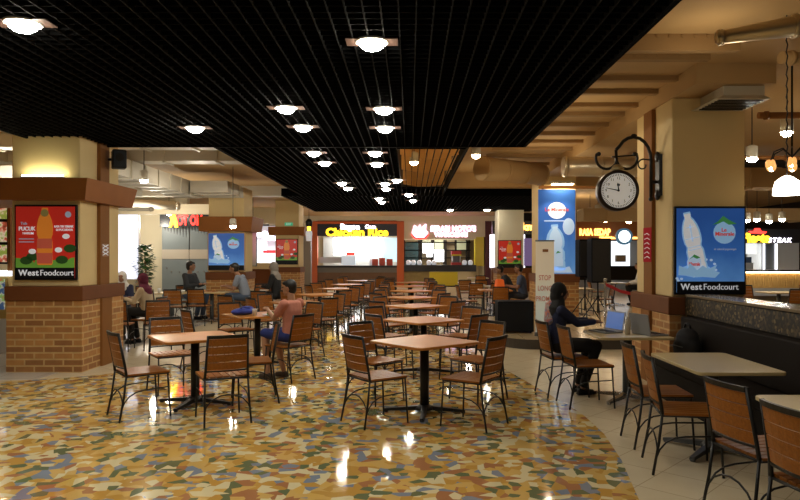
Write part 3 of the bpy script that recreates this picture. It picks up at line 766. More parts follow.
duct_box('ceiling_air_duct', 'broad tan duct crossing beyond the chandelier', 4.2, 10.5, 13.6, 14.3, 3.0, 3.4, M_tan)
duct_box('ceiling_air_duct', 'grey tan duct far back above the steak sign', 5.0, 13.5, 19.6, 20.4, 2.65, 3.0, M_tan)
duct_round('tan pipe along the slab between the glaring duct and the chandelier', (3.6, 6.6, 3.55), (9.0, 7.4, 3.55), .06, M_tan, 'ceiling_pipe')
duct_round('dark cable tray tube above the white cylinder lamp past the clock pillar', (4.2, 8.2, 3.32), (9.0, 8.2, 3.32), .04, M_strip, 'ceiling_pipe')
duct_box('ceiling_air_duct', 'tan boxed duct beside the beam head over the half wall', 4.25, 7.5, 6.9, 7.3, 3.2, 3.46, M_tan, seams=4)
# air outlet at the head of the clock pillar
p = at(726, 107, 7.95); t = thing('ceiling_air_outlet', 'boxy air outlet with a flared lip at the head of the clock pillar', 'air vent', (p.x, 7.88, p.z))
MB().box(-.20, .26, -.30, .30, .05, .155).build('outlet_box', M_duct, t)
MB().prism([(-.32, -.36), (.30, -.36), (.30, .30), (-.32, .30)], 0, .05, [(-.20, -.30), (.26, -.30), (.26, .30), (-.20, .30)]).build('flared_lip', M_duct, t)
g = MB()
for k in range(7): g.box(-.26, .25, -.3 + k * .08, -.28 + k * .08, -.012, 0)
g.build('grille', M_black, t)
# small outlet on banner pillar head is the picture light; wall loudspeaker
def wall_speaker():
    p = at(119, 159.5, 10.3); t = thing('wall_loudspeaker', 'small black loudspeaker bracketed to the tea pillar under the black ceiling', 'loudspeaker', p)
    MB().box(-.10, .10, -.11, .11, -.14, .14, rot=.5).build('speaker_cabinet', M_blackp, t, bevel=.02)
    MB().tube([(-.07, 0, 0), (-.16, 0, 0)], .02, 8).build('bracket', M_black, t)
    MB().lathe([(.06, 0), (.06, .008)], seg=16).build('speaker_cone', M_dark, t).matrix_local = Matrix.Translation((.0553, -.101, .02)) @ Matrix.Rotation(.5, 4, 'Z') @ Matrix.Rotation(PI / 2, 4, 'X')
wall_speaker()

# ------------------------------------------------------------------ clock
cy = 8.6; cc = at(617, 191, cy)
t = thing('bracket_clock', 'round station clock hung from a black scrolled iron bracket on the pillar', 'clock', (3.16, cy, cc.z))
dx = cc.x - 3.16
R = .255
def ringy(mb, cx, cz, r0, r1, y0, y1, n=40):
    m = len(mb.v)
    for i in range(n):
        a = 2 * PI * i / n
        for r_, y_ in ((r0, y0), (r1, y0), (r1, y1), (r0, y1)): mb.v.append((cx + r_ * math.cos(a), y_, cz + r_ * math.sin(a)))
    for i in range(n):
        j = (i + 1) % n
        for k in range(4):
            l = (k + 1) % 4; mb.face((m + i * 4 + k, m + j * 4 + k, m + j * 4 + l, m + i * 4 + l), smooth=True)
mb = MB(); ringy(mb, dx, 0, R - .026, R, -.08, .08); ringy(mb, dx, 0, R - .036, R - .024, -.07, -.06); mb.build('case_rim', mat('clock_rim', (.03, .018, .012), .35, .4), t)
mb = MB(); n = 40; mb.sheet([(dx + (R - .03) * math.cos(-2 * PI * i / n), (R - .03) * math.sin(-2 * PI * i / n)) for i in range(n)], -.06, .06); dial = mb.build('dial', mat('dial_added_glow', (.9, .88, .82), .5, emit=.22), t)  # weak emission added to brighten the dial
mk = MB()
for i in range(60):
    a = 2 * PI * i / 60; big = i % 5 == 0; r0, r1, hw = (.185, .21, .003)
    c, s = math.cos(a), math.sin(a); mk.sheet([(dx + r0 * c + hw * s, r0 * s - hw * c), (dx + r0 * c - hw * s, r0 * s + hw * c), (dx + r1 * c - hw * s, r1 * s + hw * c), (dx + r1 * c + hw * s, r1 * s - hw * c)], -.063, -.0605)
mk.build('minute_marks', M_black, dial)
for i in range(12):
    a = PI / 2 - 2 * PI * (i + 1) / 12; lettering(str(i + 1), .05, M_black, dial, (dx + .155 * math.cos(a), -.062, .155 * math.sin(a)), ext=.001, name='numeral')
MB().box(dx - .02, dx + .02, -.063, -.061, .06, .085).build('maker_mark', M_grey_metal, dial)
def hand(name, ang, L, w):
    c, s = math.cos(ang), math.sin(ang); MB().sheet([(dx + w * s, -w * c), (dx - w * s, w * c), (dx + L * c - w * .4 * s, L * s + w * .4 * c), (dx + L * c + w * .4 * s, L * s - w * .4 * c)][::-1], -.069, -.066).build(name, M_black, t)
hand('hour_hand', math.radians(96), .10, .009); hand('minute_hand', math.radians(168), .16, .007)
MB().tube([(dx, -.072, 0), (dx, -.06, 0)], .014, 12).build('hand_hub', M_black, t)
def zz(v): return Z(v, cy) - cc.z
def xx(u): return X(u, cy) - 3.16
wp = MB()
wp.prism([(-.035, -.07), (0, -.09), (0, .09), (-.035, .07)], zz(196), zz(155)); wp.ell((-.03, 0, zz(157)), (.03, .06, .07)); wp.ell((-.03, 0, zz(195)), (.03, .06, .07))
wp.build('wall_plate', M_black, t)
br = MB()
arc = [(xx(651), 0, zz(198)), (xx(651), 0, zz(160))] + [(xx(633.5) + (xx(651) - xx(633.5)) * math.cos(a), 0, zz(160) + (zz(137) - zz(160)) * math.sin(a)) for a in (.3, .6, .9, 1.2, 1.57, 1.9, 2.2, 2.5)] + [(xx(616), 0, zz(150))]
br.tube(arc, .022, 8); br.tube([(-.03, 0, zz(182)), (xx(651), 0, zz(182))], .022, 8); br.ell((xx(651), 0, zz(199)), .032); br.ell((xx(634), 0, zz(136)), (.04, .03, .03))
br.build('bracket_arm', M_black, t)
sc = MB()
for a0, flip in ((xx(606.5), 1), (xx(627), -1)):
    r_ = xx(617) - xx(606.5)
    pts = [(a0 + r_ * math.cos(a), 0, zz(158) + r_ * 1.05 * math.sin(a)) for a in [PI + PI * k / 10 for k in range(11)]]
    if flip > 0: pts = [(pts[0][0] + .01, 0, zz(154)), (pts[0][0] + .035, 0, zz(153.5))][::-1] + pts
    else: pts = pts + [(pts[-1][0] - .01, 0, zz(154)), (pts[-1][0] - .035, 0, zz(153.5))]
    sc.tube(pts, .017, 8)
    sc.ell((pts[0][0] if flip > 0 else pts[-1][0], 0, zz(154)), .028)
sc.tube([(xx(616), 0, zz(150)), (xx(617), 0, zz(172))], .02, 8)
pts = [(xx(650), 0, zz(160) + 0)]
for k in range(10): a = PI / 2 + k * .55; rr_ = .075 * (1 - k * .06); pts.append((xx(643) + rr_ * math.cos(a), 0, zz(165) + rr_ * math.sin(a)))
sc.tube(pts, .010, 6); sc.tube([(xx(612), 0, zz(157)), (xx(636), 0, zz(155))], .010, 6)
sc.build('scroll', M_black, t)
MB().lathe([(.05, 0), (.09, .03), (.06, .07), (.03, .09)], (dx, 0, R - .01), 14).build('hanger_cap', mat('brass_cap', (.5, .4, .22), .35, .6), t)

# stickers
t = thing('wall_sticker', 'upright red sticker with white scribbles on the clock pillar pipe', 'sticker', (3.108, 8.9, Z(262, 8.9)))
MB().box(-.004, 0, -.15, .15, 0, .45).build('sticker_sheet', mat('sticker_red', (.40, .010, .025), .8, spec=.1), t)
mb = MB()
for k in range(6): mb.tube([(-.005, -.10 + .02 * (k % 2), .05 + k * .06), (-.005, .0, .075 + k * .06), (-.005, .10, .05 + k * .062)], .004, 5)
mb.build('white_strokes', M_pwhite, t)
t = thing('wall_sticker', 'small white patterned sticker on the tea pillar pipe', 'sticker', (-4.571, 10.2, Z(256.5, 10.2)))
MB().box(-.002, .002, -.11, .11, 0, .19).build('sticker_sheet', mat('sticker_brown', (.34, .16, .07), .5), t)
mb = MB()
for k in range(3): mb.tube([(.004, -.09, .02 + k * .055), (.004, .09, .065 + k * .055)], .006, 5); mb.tube([(.004, .09, .02 + k * .055), (.004, -.09, .065 + k * .055)], .006, 5)
mb.build('white_strokes', M_pwhite, t)

# ------------------------------------------------------------------ pendant, chandelier
p = at(787, 195, 6.0); t = thing('pendant_lamp', 'white bell shaped pendant lamp hung on a chain above the half wall', 'pendant lamp', p)
MB().lathe([(.115, 0), (.112, .06), (.095, .12), (.05, .155), (.02, .17)], seg=20).build('bell_shade', mat('opal_glass', (.9, .88, .8), .4, emit=9, ecol=(1, .9, .72)), t)
ch = MB()
zt = 3.75 - p.z
k = 0; z = .17
while z < zt:
    ch.tube([(0.008 if k % 2 else 0, 0 if k % 2 else .008, z), (-.008 if k % 2 else 0, 0 if k % 2 else -.008, z + .05)], .006, 5); z += .05; k += 1
ch.build('chain', M_black, t)
p = at(792, 166, 7.6); t = thing('chandelier', 'ornate chandelier with amber glass petals past the clock pillar', 'chandelier', p)
MB().tube([(0, 0, .1), (0, 0, 3.75 - p.z)], .012, 6).build('rod', M_black, t)
arm = MB(); pet = MB(); gl = MB()
M_petal = mat('amber_glass', (.75, .36, .10), .25, emit=.9, ecol=(1, .5, .15)); M_bulb = mat('bulb', (1, 1, 1), emit=28, ecol=(1, .86, .6))
for k in range(6):
    a = 2 * PI * k / 6; c, s = math.cos(a), math.sin(a)
    arm = MB().tube([(0, 0, .1), (.1 * c, .1 * s, .2), (.2 * c, .2 * s, .16), (.24 * c, .24 * s, .05)], .009, 6); arm.build('arm', M_black, t)
    pet = MB()
    for q in range(5): b = 2 * PI * q / 5; pet.ell((.24 * c + .03 * math.cos(b), .24 * s + .03 * math.sin(b), .02), (.025, .025, .05), 8, 6)
    pet.build('glass_petals', M_petal, t)
    MB().ell((.24 * c, .24 * s, -.01), .028, 10, 8).build('bulb', M_bulb, t)

# ------------------------------------------------------------------ stage, speakers, banner stand
struct('floor_stage', MB().prism(rrect(3.7, 4.6, .6, 8, 3.5, 14.1), 0.004, .17), mat('stage_side', (.05, .04, .03), .5))
struct('floor_stage_top', MB().prism(rrect(3.66, 4.56, .58, 8, 3.5, 14.1), .17, .176), tile_material('stage_top', (.5, .4, .25), (.52, .42, .26), (.3, .22, .12), .4))
p = at(515, 334, 12.7); t = thing('subwoofer', 'large black subwoofer box on the low stage beside the banner stand', 'loudspeaker', (p.x + .02, 12.95, .178))
MB().box(-.335, .335, -.25, .25, .03, .60).build('cabinet', mat('speaker_black', (.004, .005, .009), .7, spec=.12), t, bevel=.015)
MB().box(-.31, .31, -.258, -.25, .05, .575).build('front_grille', M_blackp, t)
for sx in (-.28, .28):
    for sy in (-.2, .2): MB().lathe([(.02, 0), (.025, .03)], (sx, sy, 0), 8).build('foot', M_black, t)
def stand_speaker(x, y, zb, h, w, lab, lab2):
    s = thing('speaker_stand', lab, 'stand', (x, y, .178))
    MB().tube([(0, 0, .25), (0, 0, zb - .178)], .018, 8).build('pole', M_black, s)
    MB().tube([(0, 0, .55), (0, 0, .62)], .03, 8).build('collar', M_black, s)
    for k in range(3):
        a = 2 * PI * k / 3 + .4; MB().tube([(0, 0, .58), (.42 * math.cos(a), .42 * math.sin(a), .012)], .012, 6).build('leg', M_black, s)
        MB().tube([(0, 0, .27), (.2 * math.cos(a), .2 * math.sin(a), .30)], .008, 6).build('brace', M_black, s)
    t = thing('stand_loudspeaker', lab2, 'loudspeaker', (x, y, zb), .12)
    MB().prism([(-w / 2, -.2), (w / 2, -.2), (w / 2 * .75, .2), (-w / 2 * .75, .2)], 0.002, h).build('cabinet', mat('speaker_black', (.004, .005, .009), .7, spec=.12), t, bevel=.02)
    MB().box(-w / 2 + .02, w / 2 - .02, -.21, -.2, .03, h - .03).build('front_grille', mat('grille_grey', (.018, .018, .02), .55), t)
    return t
q = at(600.5, 283, 14.1); stand_speaker(q.x, 14.3, q.z, .93, .43, 'black tripod stand carrying the loudspeaker closer to the clock', 'tall black loudspeaker on a tripod, the one closer to the clock')
q = at(585.5, 277, 14.9); stand_speaker(q.x, 14.95, q.z, .82, .40, 'black tripod stand carrying the loudspeaker closer to the banner', 'tall black loudspeaker on a tripod, the one closer to the banner')
# roll-up banner
t = thing('banner_stand', 'white roll up banner with pale red lettering standing behind the seated woman', 'banner stand', (X(546, 12.2), 12.3, .178), -.25)
MB().box(-.18, .18, -.06, .06, 0, .07).build('stand_base', M_grey_metal, t)
MB().box(-.165, .165, -.006, .0, .07, 1.72).build('banner_sheet', print_gradient('roll_up_print', [(0, (.55, .68, .72)), (.5, (.66, .72, .66)), (.75, (.78, .72, .58)), (1.3, (.78, .70, .55))], .12), t)
MB().tube([(0, .02, .07), (0, .02, 1.72)], .01, 6).build('support_pole', M_grey_metal, t)
MB().box(-.17, .17, -.01, .01, 1.71, 1.735).build('top_rail', M_grey_metal, t)
for k, s_ in enumerate(('STOP', 'LONG', 'PROMO')): lettering(s_, .13, mat('pale_red_ink', (.62, .24, .16), .5), t, (0, -.012, 1.05 - k * .19), bold=.01, ext=.002, xs=.7)
MB().box(-.04, .06, -.012, -.006, 1.52, 1.57).build('small_logo', M_strip, t)
# barrier
t = thing('barrier_post', 'red belt barrier post between the stage and the clock pillar', 'barrier', (3.76, 13.1, .178))
MB().lathe([(.14, 0), (.14, .02), (.025, .04), (.025, .95), (.035, .96), (.035, 1.02)], seg=14).build('post', M_chrome, t)
mb = MB(); mb.sheet([(0, .93), (.28, .80), (.62, .72), (.62, .66), (.28, .74), (0, .87)][::-1], -.055, -.05); mb.build('belt', mat('belt_red', (.5, .02, .03), .5), t)

# ------------------------------------------------------------------ stalls across the far end
M_ctr = mat('counter_dark', (.015, .015, .018), .3); M_steel = mat('steel', (.55, .57, .6), .3, .6)
M_bright = mat('menu_light', (.95, .97, 1), emit=3.2, ecol=(.95, .98, 1)); M_inner = mat('stall_wall', (.8, .82, .8), .6)
M_signw = mat('sign_white', (1, 1, 1), emit=6, ecol=(.95, .88, 1)); M_signy = mat('sign_yellow', (1, .7, .05), emit=2.6, ecol=(1, .62, .02)); M_signp = mat('sign_pink', (1, .7, .95), emit=4.2, ecol=(1, .62, .95))
M_signr = mat('sign_red', (1, .05, .05), emit=2.6, ecol=(1, .03, .02)); M_signo = mat('sign_orange', (1, .6, .15), emit=3.5, ecol=(1, .55, .12))
Y0 = 36.0
def px(u): return X(u, Y0)
def pz(v): return Z(v, Y0)
# chicken rice stall
t = thing('food_stall', 'orange framed food stall with a black sign and bright white menu', 'food stall', (px(357), Y0, 0)); ox = px(357)
def B(u0, u1, v0, v1, y0, y1): return MB().box(px(u0) - ox, px(u1) - ox, y0, y1, pz(v1), pz(v0))
MB().box(px(311) - ox, px(317.5) - ox, -.1, .3, 0, pz(221)).build('frame_post', M_orange, t); MB().box(px(397) - ox, px(404) - ox, -.1, .3, 0, pz(221)).build('frame_post', M_orange, t)
B(317.5, 397, 220.5, 224, -.1, .3).build('frame_beam', M_orange, t)
sg = B(317.5, 397, 224, 236, -.05, .15).build('sign_board', mat('sign_navy', (.012, .012, .03), .4), t)
lettering('Bagoe', .42, M_signw, sg, (px(350) - ox, -.07, pz(227)), bold=.035, name='sign_lettering'); lettering('Com', .28, M_signw, sg, (px(370.5) - ox, -.07, pz(227)), bold=.04, name='sign_lettering')
lettering('Chicken Rice', .55, M_signy, sg, (px(357) - ox, -.07, pz(232.5)), bold=.05, name='sign_lettering', xs=1.12)
B(317.5, 397, 236, 287, 2.4, 2.5).build('back_wall', M_inner, t)
B(330, 381, 236.5, 255, 1.6, 1.7).build('menu_board', M_bright, t)
B(382, 397, 237, 262, 1.8, 1.85).build('side_panel', mat('pale_blue_panel', (.5, .72, .78), .5, emit=.7), t)
B(317.5, 397, 265.5, 267.5, -.15, .7).build('counter_top', M_ctr, t)
B(317.5, 397, 267.5, 272.5, -.05, .6).build('ribbed_front', mat('ribbed_grey', (.16, .14, .12), .5), t)
B(317.5, 397, 272.5, 286.6, 0, .6).build('counter_front', mat('counter_brown', (.16, .08, .035), .5, var=.2), t)
B(341, 355, 256, 265, .3, .6).build('glass_case', mat('case_white', (.65, .75, .85), .2, emit=.5), t)
B(318, 341, 257, 263, .3, .7).build('steel_tray', M_steel, t)
B(344, 353, 252, 255.5, 1.2, 1.3).build('red_bracket', mat('bracket_red', (.6, .05, .03), .4), t)
ox_ = ox
for k, (u, v0, m_, nm, lb) in enumerate(((375, 259, M_signr, 'snack_box', 'red snack box on the chicken rice counter, first of the group'), (382, 258, M_pred, 'snack_box', 'red snack box in the middle of the chicken rice counter group'), (389.5, 259, M_signr, 'snack_box', 'red snack box at the post end of the chicken rice counter'))):
    m_ = mat('snack_red', (.6, .08, .05), .4)
    o = MB().box(-.16, .16, -.1, .1, 0, pz(v0) - pz(265.5)).build(nm, m_, None, (px(u), Y0 + .15, pz(265.5) + .003)); tag(o, lb, 'box', 'boxes on the chicken rice counter')
o = MB().lathe([(.06, 0), (.07, .2), (.05, .32), (.02, .4)], seg=10).build('sauce_bottle', M_pwhite, None, (px(370.5), Y0 + .2, pz(265.5) + .003)); tag(o, 'white bottle beside the red boxes on the chicken rice counter', 'bottle')
# pink sign stall
ox = px(439)
t = thing('food_stall', 'food stall with a pink glowing sign over a shelf wall and black counter', 'food stall', (ox, Y0, 0))
fa = B(404, 476, 221, 239, -.05, .15).build('sign_board', M_plaster_w, t); 
lettering("SERABI NOTO'S", .40, M_signp, fa, (px(453) - ox, -.07, pz(229)), bold=.03, name='sign_lettering', xs=.86)
lettering('WAROENG', .34, M_signp, fa, (px(451) - ox, -.07, pz(234.8)), bold=.03, name='sign_lettering')
lg = MB(); n = 14; c0 = px(420) - ox; z0 = pz(232)
lg.sheet([(c0 - .42, z0 - .05), (c0 - .2, z0 - .3), (c0 + .2, z0 - .3), (c0 + .42, z0 - .05), (c0 + .3, z0 + .1), (c0 + .32, z0 + .42), (c0 + .05, z0 + .2), (c0, z0 + .4), (c0 - .12, z0 + .2), (c0 - .3, z0 + .35)], -.09, -.06); lg.build('cup_logo', M_signp, fa)
lg = MB(); lg.sheet([(c0 - .5, z0 - .1), (c0 - .25, z0 - .38), (c0 + .25, z0 - .38), (c0 + .5, z0 - .1), (c0 + .2, z0 - .3), (c0 - .2, z0 - .3)], -.11, -.08); lg.build('saucer_logo', M_signr, fa)
B(404, 484, 239, 287, 2.4, 2.5).build('back_wall', mat('stall_tan', (.35, .26, .14), .6), t)
sh = MB()
for u in (404, 419.5, 422, 433, 435, 446, 448, 458.5, 470, 472.5): sh.box(px(u) - ox - .04, px(u) - ox + .04, 2.0, 2.4, pz(266), pz(239))
for v in (241.5, 250, 258): sh.box(px(404) - ox, px(474) - ox, 2.0, 2.4, pz(v) - .03, pz(v) + .03)
sh.build('shelf_unit', M_dark, t)
B(405, 419, 241, 266, 2.0, 2.05).build('dark_door', mat('door_teal', (.02, .05, .055), .4), t)
for u0, u1, v0, v1 in ((423, 432, 239.5, 249), (436, 446, 239.5, 249), (459, 470, 240, 250), (411, 415, 246.5, 252)): B(u0, u1, v0, v1, 2.02, 2.06).build('shelf_panel', mat('sage_panel', (.36, .38, .25), .5, emit=.15), t)
for u0, u1, v0, v1 in ((423, 434.5, 243, 253), (427, 433, 252, 257), (435, 445, 249.5, 262)): B(u0, u1, v0, v1, 1.2, 1.25).build('lit_menu_card', M_bright, t)
B(404, 476, 265, 271.5, -.15, .6).build('counter_top', M_ctr, t)
B(404, 429, 271.5, 286.6, .1, .6).build('counter_front', mat('counter_ochre', (.35, .25, .08), .5, var=.3), t)
B(475, 484, 237, 266, .0, .5).build('yellow_post', M_yellow, t)
B(485, 492.5, 221, 287, -.1, .5).build('maroon_post', M_maroon, t)
B(476, 485, 221, 237, -.05, .15).build('side_fascia', M_plaster_w, t)
ox = px(443.5)
t = thing('counter_cabinet', 'bright yellow two door cabinet under the black counter of the pink sign stall', 'cabinet', (ox, Y0, 0))
B(429.4, 457.6, 272, 285.5, -.1, .55).build('cabinet_body', M_yellow, t)
for u0, u1 in ((430, 449), (450, 457.3)): B(u0, u1, 273, 284.5, -.125, -.1).build('door', M_yellow, t)
B(429.4, 457.6, 285.5, 286.7, -.02, .5).build('plinth', M_black, t)
ox = px(456.5); t = thing('snack_machine', 'red popcorn style display machine on the pink stall counter', 'machine', (ox, Y0 + .25, pz(265) + .003))
def B2(u0, u1, v0, v1, y0, y1): return MB().box(px(u0) - ox, px(u1) - ox, y0, y1, pz(v1) - pz(265), pz(v0) - pz(265))
B2(451.5, 461.5, 262.5, 265, -.2, .2).build('machine_base', mat('machine_red', (.55, .03, .03), .35), t)
B2(451.5, 461.5, 251, 254.5, -.2, .2).build('machine_canopy', mat('machine_red', (.55, .03, .03), .35), t)
B2(451.5, 461.5, 254.5, 256, -.22, -.2).build('canopy_stripe', M_yellow, t)
B2(452.2, 453, 254.5, 262.5, -.19, .19).build('side_rail', M_steel, t); B2(460, 460.8, 254.5, 262.5, -.19, .19).build('side_rail', M_steel, t)
B2(453, 460, 254.5, 262.5, .1, .15).build('inner_back', mat('inner_grey', (.2, .2, .24), .4), t)
for u, lb in ((408.5, 'beside the dark door'), (413.5, 'second from the orange post'), (419.5, 'third from the orange post'), (429, 'below the lit cards'), (434, 'before the tall lit card'), (464.5, 'beside the snack machine'), (470.5, 'in front of the yellow post')):
    o = MB().lathe([(.10, 0), (.13, .1), (.12, .2), (.06, .26)], seg=10).build('food_jar', M_pwhite, None, (px(u), Y0 + .1, pz(265) + .003)); tag(o, 'pale jar on the black counter of the pink stall, ' + lb, 'jar', 'jars on the pink stall counter')
lamp('stall_lamp', 'AREA', (px(357), Y0 + .9, 3.0), 120, (1, .98, .94), 1.2)
lamp('stall_lamp', 'AREA', (px(440), Y0 + .9, 3.0), 90, (1, .95, .85), 1.2)

# stalls between the brick pillars, beyond the third pillar
def stall(label, u0, u1, vt, vb, Y, boxes, sign=None):
    ox = X((u0 + u1) / 2, Y); t = thing('food_stall', label, 'food stall', (ox, Y, 0))
    for nm, a, b, c, d, y0, y1, m in boxes: MB().box(X(a, Y) - ox, X(b, Y) - ox, y0, y1, max(0, Z(d, Y)), Z(c, Y)).build(nm, m, t)
    return t, ox
t, ox = stall('bright white snack stall seen between the second and third brick pillars', 250, 277, 212, 300, 30, [
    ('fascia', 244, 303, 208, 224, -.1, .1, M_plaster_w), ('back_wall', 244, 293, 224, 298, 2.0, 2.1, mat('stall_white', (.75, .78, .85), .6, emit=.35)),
    ('lit_panel', 253, 262, 241, 262, .9, 1.0, M_glow), ('menu_strip', 256, 276, 230, 240, 1.4, 1.5, mat('menu_mauve', (.35, .3, .5), .5, emit=.6)),
    ('red_awning', 259, 275, 250, 253, .8, 1.2, mat('awning_red', (.6, .03, .04), .4, emit=.25)), ('counter_top', 253, 277, 263, 269, -.2, .5, mat('counter_cream', (.72, .58, .33), .4)),
    ('counter_front', 253, 303, 269, 293, -.1, .5, M_brown), ('wood_panel', 299, 303, 236, 269, -.1, .1, M_plaster), ('grey_post', 304, 311, 236, 290, -.1, .3, mat('post_grey', (.22, .19, .16), .5))])
for u in (258, 264, 271): MB().ell((X(u, 30) - ox, .2, Z(234, 30)), .14, 10, 8).build('globe_lamp', M_signw, t)
lamp('stall_lamp', 'AREA', (X(265, 30), 30.8, 2.7), 110, (.95, .97, 1), .8)
# poster leaf beside second pillar
t = thing('wall_sign', 'narrow pink and green sign panel beside the second brick pillar poster', 'sign', (X(251, 19.1), 19.25, 1.35))
MB().box(-.11, .11, -.03, 0, 0, 1.05).build('sign_panel', print_gradient('pink_green_print', [(0, (.18, .22, .12)), (.5, (.5, .28, .3)), (1.2, (.6, .3, .36))], .3), t); MB().box(-.13, .13, 0, .02, -.02, 1.07).build('sign_back', M_grey_metal, t)

# shuttered stall with red and yellow sign
Ys = 22.5
ox = X(185, Ys); t = thing('shuttered_stall', 'closed stall with grey blue shutter panels under a red and yellow sign', 'food stall', (ox, Ys, 0))
def S(u0, u1, v0, v1, y0, y1): return MB().box(X(u0, Ys) - ox, X(u1, Ys) - ox, y0, y1, max(0, Z(v1, Ys)), Z(v0, Ys))
M_shut = mat('shutter_grey', (.16, .19, .20), .45, var=.12, vscale=2)
S(162, 189, 226, 304, 0, .08).build('shutter_panel', M_shut, t); S(189.6, 222, 226, 304, 0, .08).build('shutter_panel', M_shut, t)
S(189, 189.6, 226, 304, -.02, .02).build('panel_joint', M_black, t)
S(162, 222, 249.5, 259, -.02, 0).build('pale_band', mat('band_pale', (.42, .37, .30), .5), t)
sb = S(162, 222, 209, 227, -.2, .1).build('sign_board', M_ctr, t)
lettering('HOT OM', .46, M_signr, sb, (X(189, Ys) - ox, -.22, Z(221, Ys)), bold=.035, name='sign_lettering', xs=.55)
fg = MB(); fx = X(175.5, Ys) - ox; fz = Z(221, Ys)
fg.sheet([(fx - .14, fz - .22), (fx - .06, fz - .22), (fx, fz - .04), (fx + .06, fz - .22), (fx + .16, fz - .22), (fx + .1, fz + .08), (fx + .06, fz + .22), (fx - .04, fz + .26), (fx - .12, fz + .18), (fx - .08, fz + .02)], -.24, -.2); fg.build('sign_emblem', M_signy, sb)
M_drip = mat('shutter_stain', (.05, .055, .06), .5)
dr = MB()
for k in range(16):
    u = 164 + k * 3.0; L = 4 + (k * 37 % 9); dr.sheet([(X(u, Ys) - ox, Z(227, Ys)), (X(u + 1.2, Ys) - ox, Z(227 + L, Ys)), (X(u + 2.4, Ys) - ox, Z(227, Ys))][::-1], -.012, 0)
dr.build('dark_drips', M_drip, t)
st = MB()
for u, v in ((171.5, 272), (179.5, 272), (198, 272), (204, 271.5), (167, 268)): st.ell((X(u, Ys) - ox, -.01, Z(v, Ys)), .025, 8, 6)
st.build('handle_stud', M_chrome, t)
struct('wall_pier', MB().box(X(140, 23), X(162, 23), 23.0, 23.3, 0, Z(205, 23)), M_plaster_w)
o = thing('wall_painted_glow', 'tall white wall beside the tea pillar with light put into its colour', 'wall panel', (X(127.5, 21), 21.0, .9))
MB().box(-.40, .36, -.03, .1, 0, Z(207, 21) - .9).build('wall_body', M_white, o); MB().box(-.38, .34, -.04, -.03, .02, Z(207, 21) - .92).build('lit_face', mat('wall_painted_light', (.85, .88, 1), emit=1.25, ecol=(.80, .84, 1)), o)  # a white wall, no lamp: emission added for its bright bluish look
# plant
t = thing('potted_plant', 'leafy green plant standing between the bright white wall and the shutter', 'plant', (X(145, 20.6), 20.6, 0))
MB().lathe([(.14, 0), (.19, .35), (.2, .4), (.17, .4)], seg=14).build('pot', M_strip, t)
MB().tube([(0, 0, .35), (.03, 0, 1.0), (-.02, .02, 1.7)], .018, 6).build('stem', M_strip, t)
lf = MB(); rp = random.Random(5)
for k in range(320):
    h = rp.uniform(.85, 1.95); rad = .27 * (1 - abs(h - 1.4) / .75) + .04; a = rp.uniform(0, 2 * PI); d = rp.uniform(.1, 1) * rad
    c = Vector((d * math.cos(a), d * math.sin(a), h)); L = rp.uniform(.14, .24); dirv = Vector((math.cos(a), math.sin(a), rp.uniform(-.7, .5))).normalized(); sd = dirv.cross(Vector((0, 0, 1))).normalized() * L * .3
    m = len(lf.v); lf.v += [tuple(c), tuple(c + dirv * L * .5 + sd), tuple(c + dirv * L), tuple(c + dirv * L * .5 - sd), tuple(c + dirv * L * .5 + Vector((0, 0, .012)))]
    for q in ((0, 1, 4), (1, 2, 4), (2, 3, 4), (3, 0, 4)): lf.face([m + i for i in q])
lf.build('leaves', M_leaf, t)
# menu boards and counter at the edge
Yb = 11.5
t = thing('menu_lightbox', 'lit menu board of three stacked food photos at the picture edge', 'menu board', (X(0, Yb), Yb, Z(264, Yb)))
MB().box(-.35, X(9, Yb) - X(0, Yb), -.03, .05, 0, Z(200, Yb) - Z(264, Yb)).build('board_case', M_blackp, t)
FOOD = [(0, (.05, .12, .02)), (.4, (.25, .3, .05)), (.5, (.6, .5, .35)), (.58, (.45, .08, .04)), (.7, (.1, .03, .01))]
for k, (v0, v1) in enumerate(((204, 219), (222, 242), (245, 262))):
    MB().box(-.33, X(8, Yb) - X(0, Yb), -.04, -.03, Z(v1, Yb) - Z(264, Yb), Z(v0, Yb) - Z(264, Yb)).build('food_photo', picture_material(f'food_print_{k}', FOOD, 9, .7, k * 3.1), t)
MB().box(X(9.2, Yb) - X(0, Yb), X(12, Yb) - X(0, Yb), -.05, .05, Z(270.8, Yb) - Z(264, Yb), Z(205, Yb) - Z(264, Yb)).build('side_post', M_strip, t)
t = thing('stall_counter', 'white stall counter with a lit top edge and a yellow framed photo', 'counter', (X(0, Yb), Yb, 0))
xe = X(12, Yb) - X(0, Yb)
MB().box(-.6, xe, -.1, .5, 0, Z(318, Yb)).build('counter_base', mat('counter_white', (.75, .8, .85), .3), t)
MB().box(-.6, xe, -.1, .5, Z(318, Yb), Z(276, Yb)).build('counter_front', mat('frame_yellow', (.62, .46, .16), .5), t)
MB().box(-.6, X(8.5, Yb) - X(0, Yb), -.115, -.1, Z(309, Yb), Z(279, Yb)).build('food_photo', picture_material('food_print_blue', [(0, (.02, .04, .1)), (.45, (.05, .1, .2)), (.52, (.5, .5, .4)), (.6, (.2, .4, .1)), (.7, (.5, .1, .05))], 8, .5, 7.7), t)
MB().box(-.62, xe + .03, -.14, .55, Z(276, Yb), Z(271, Yb)).build('counter_top', mat('counter_glow', (.9, .95, 1), emit=1.4), t)

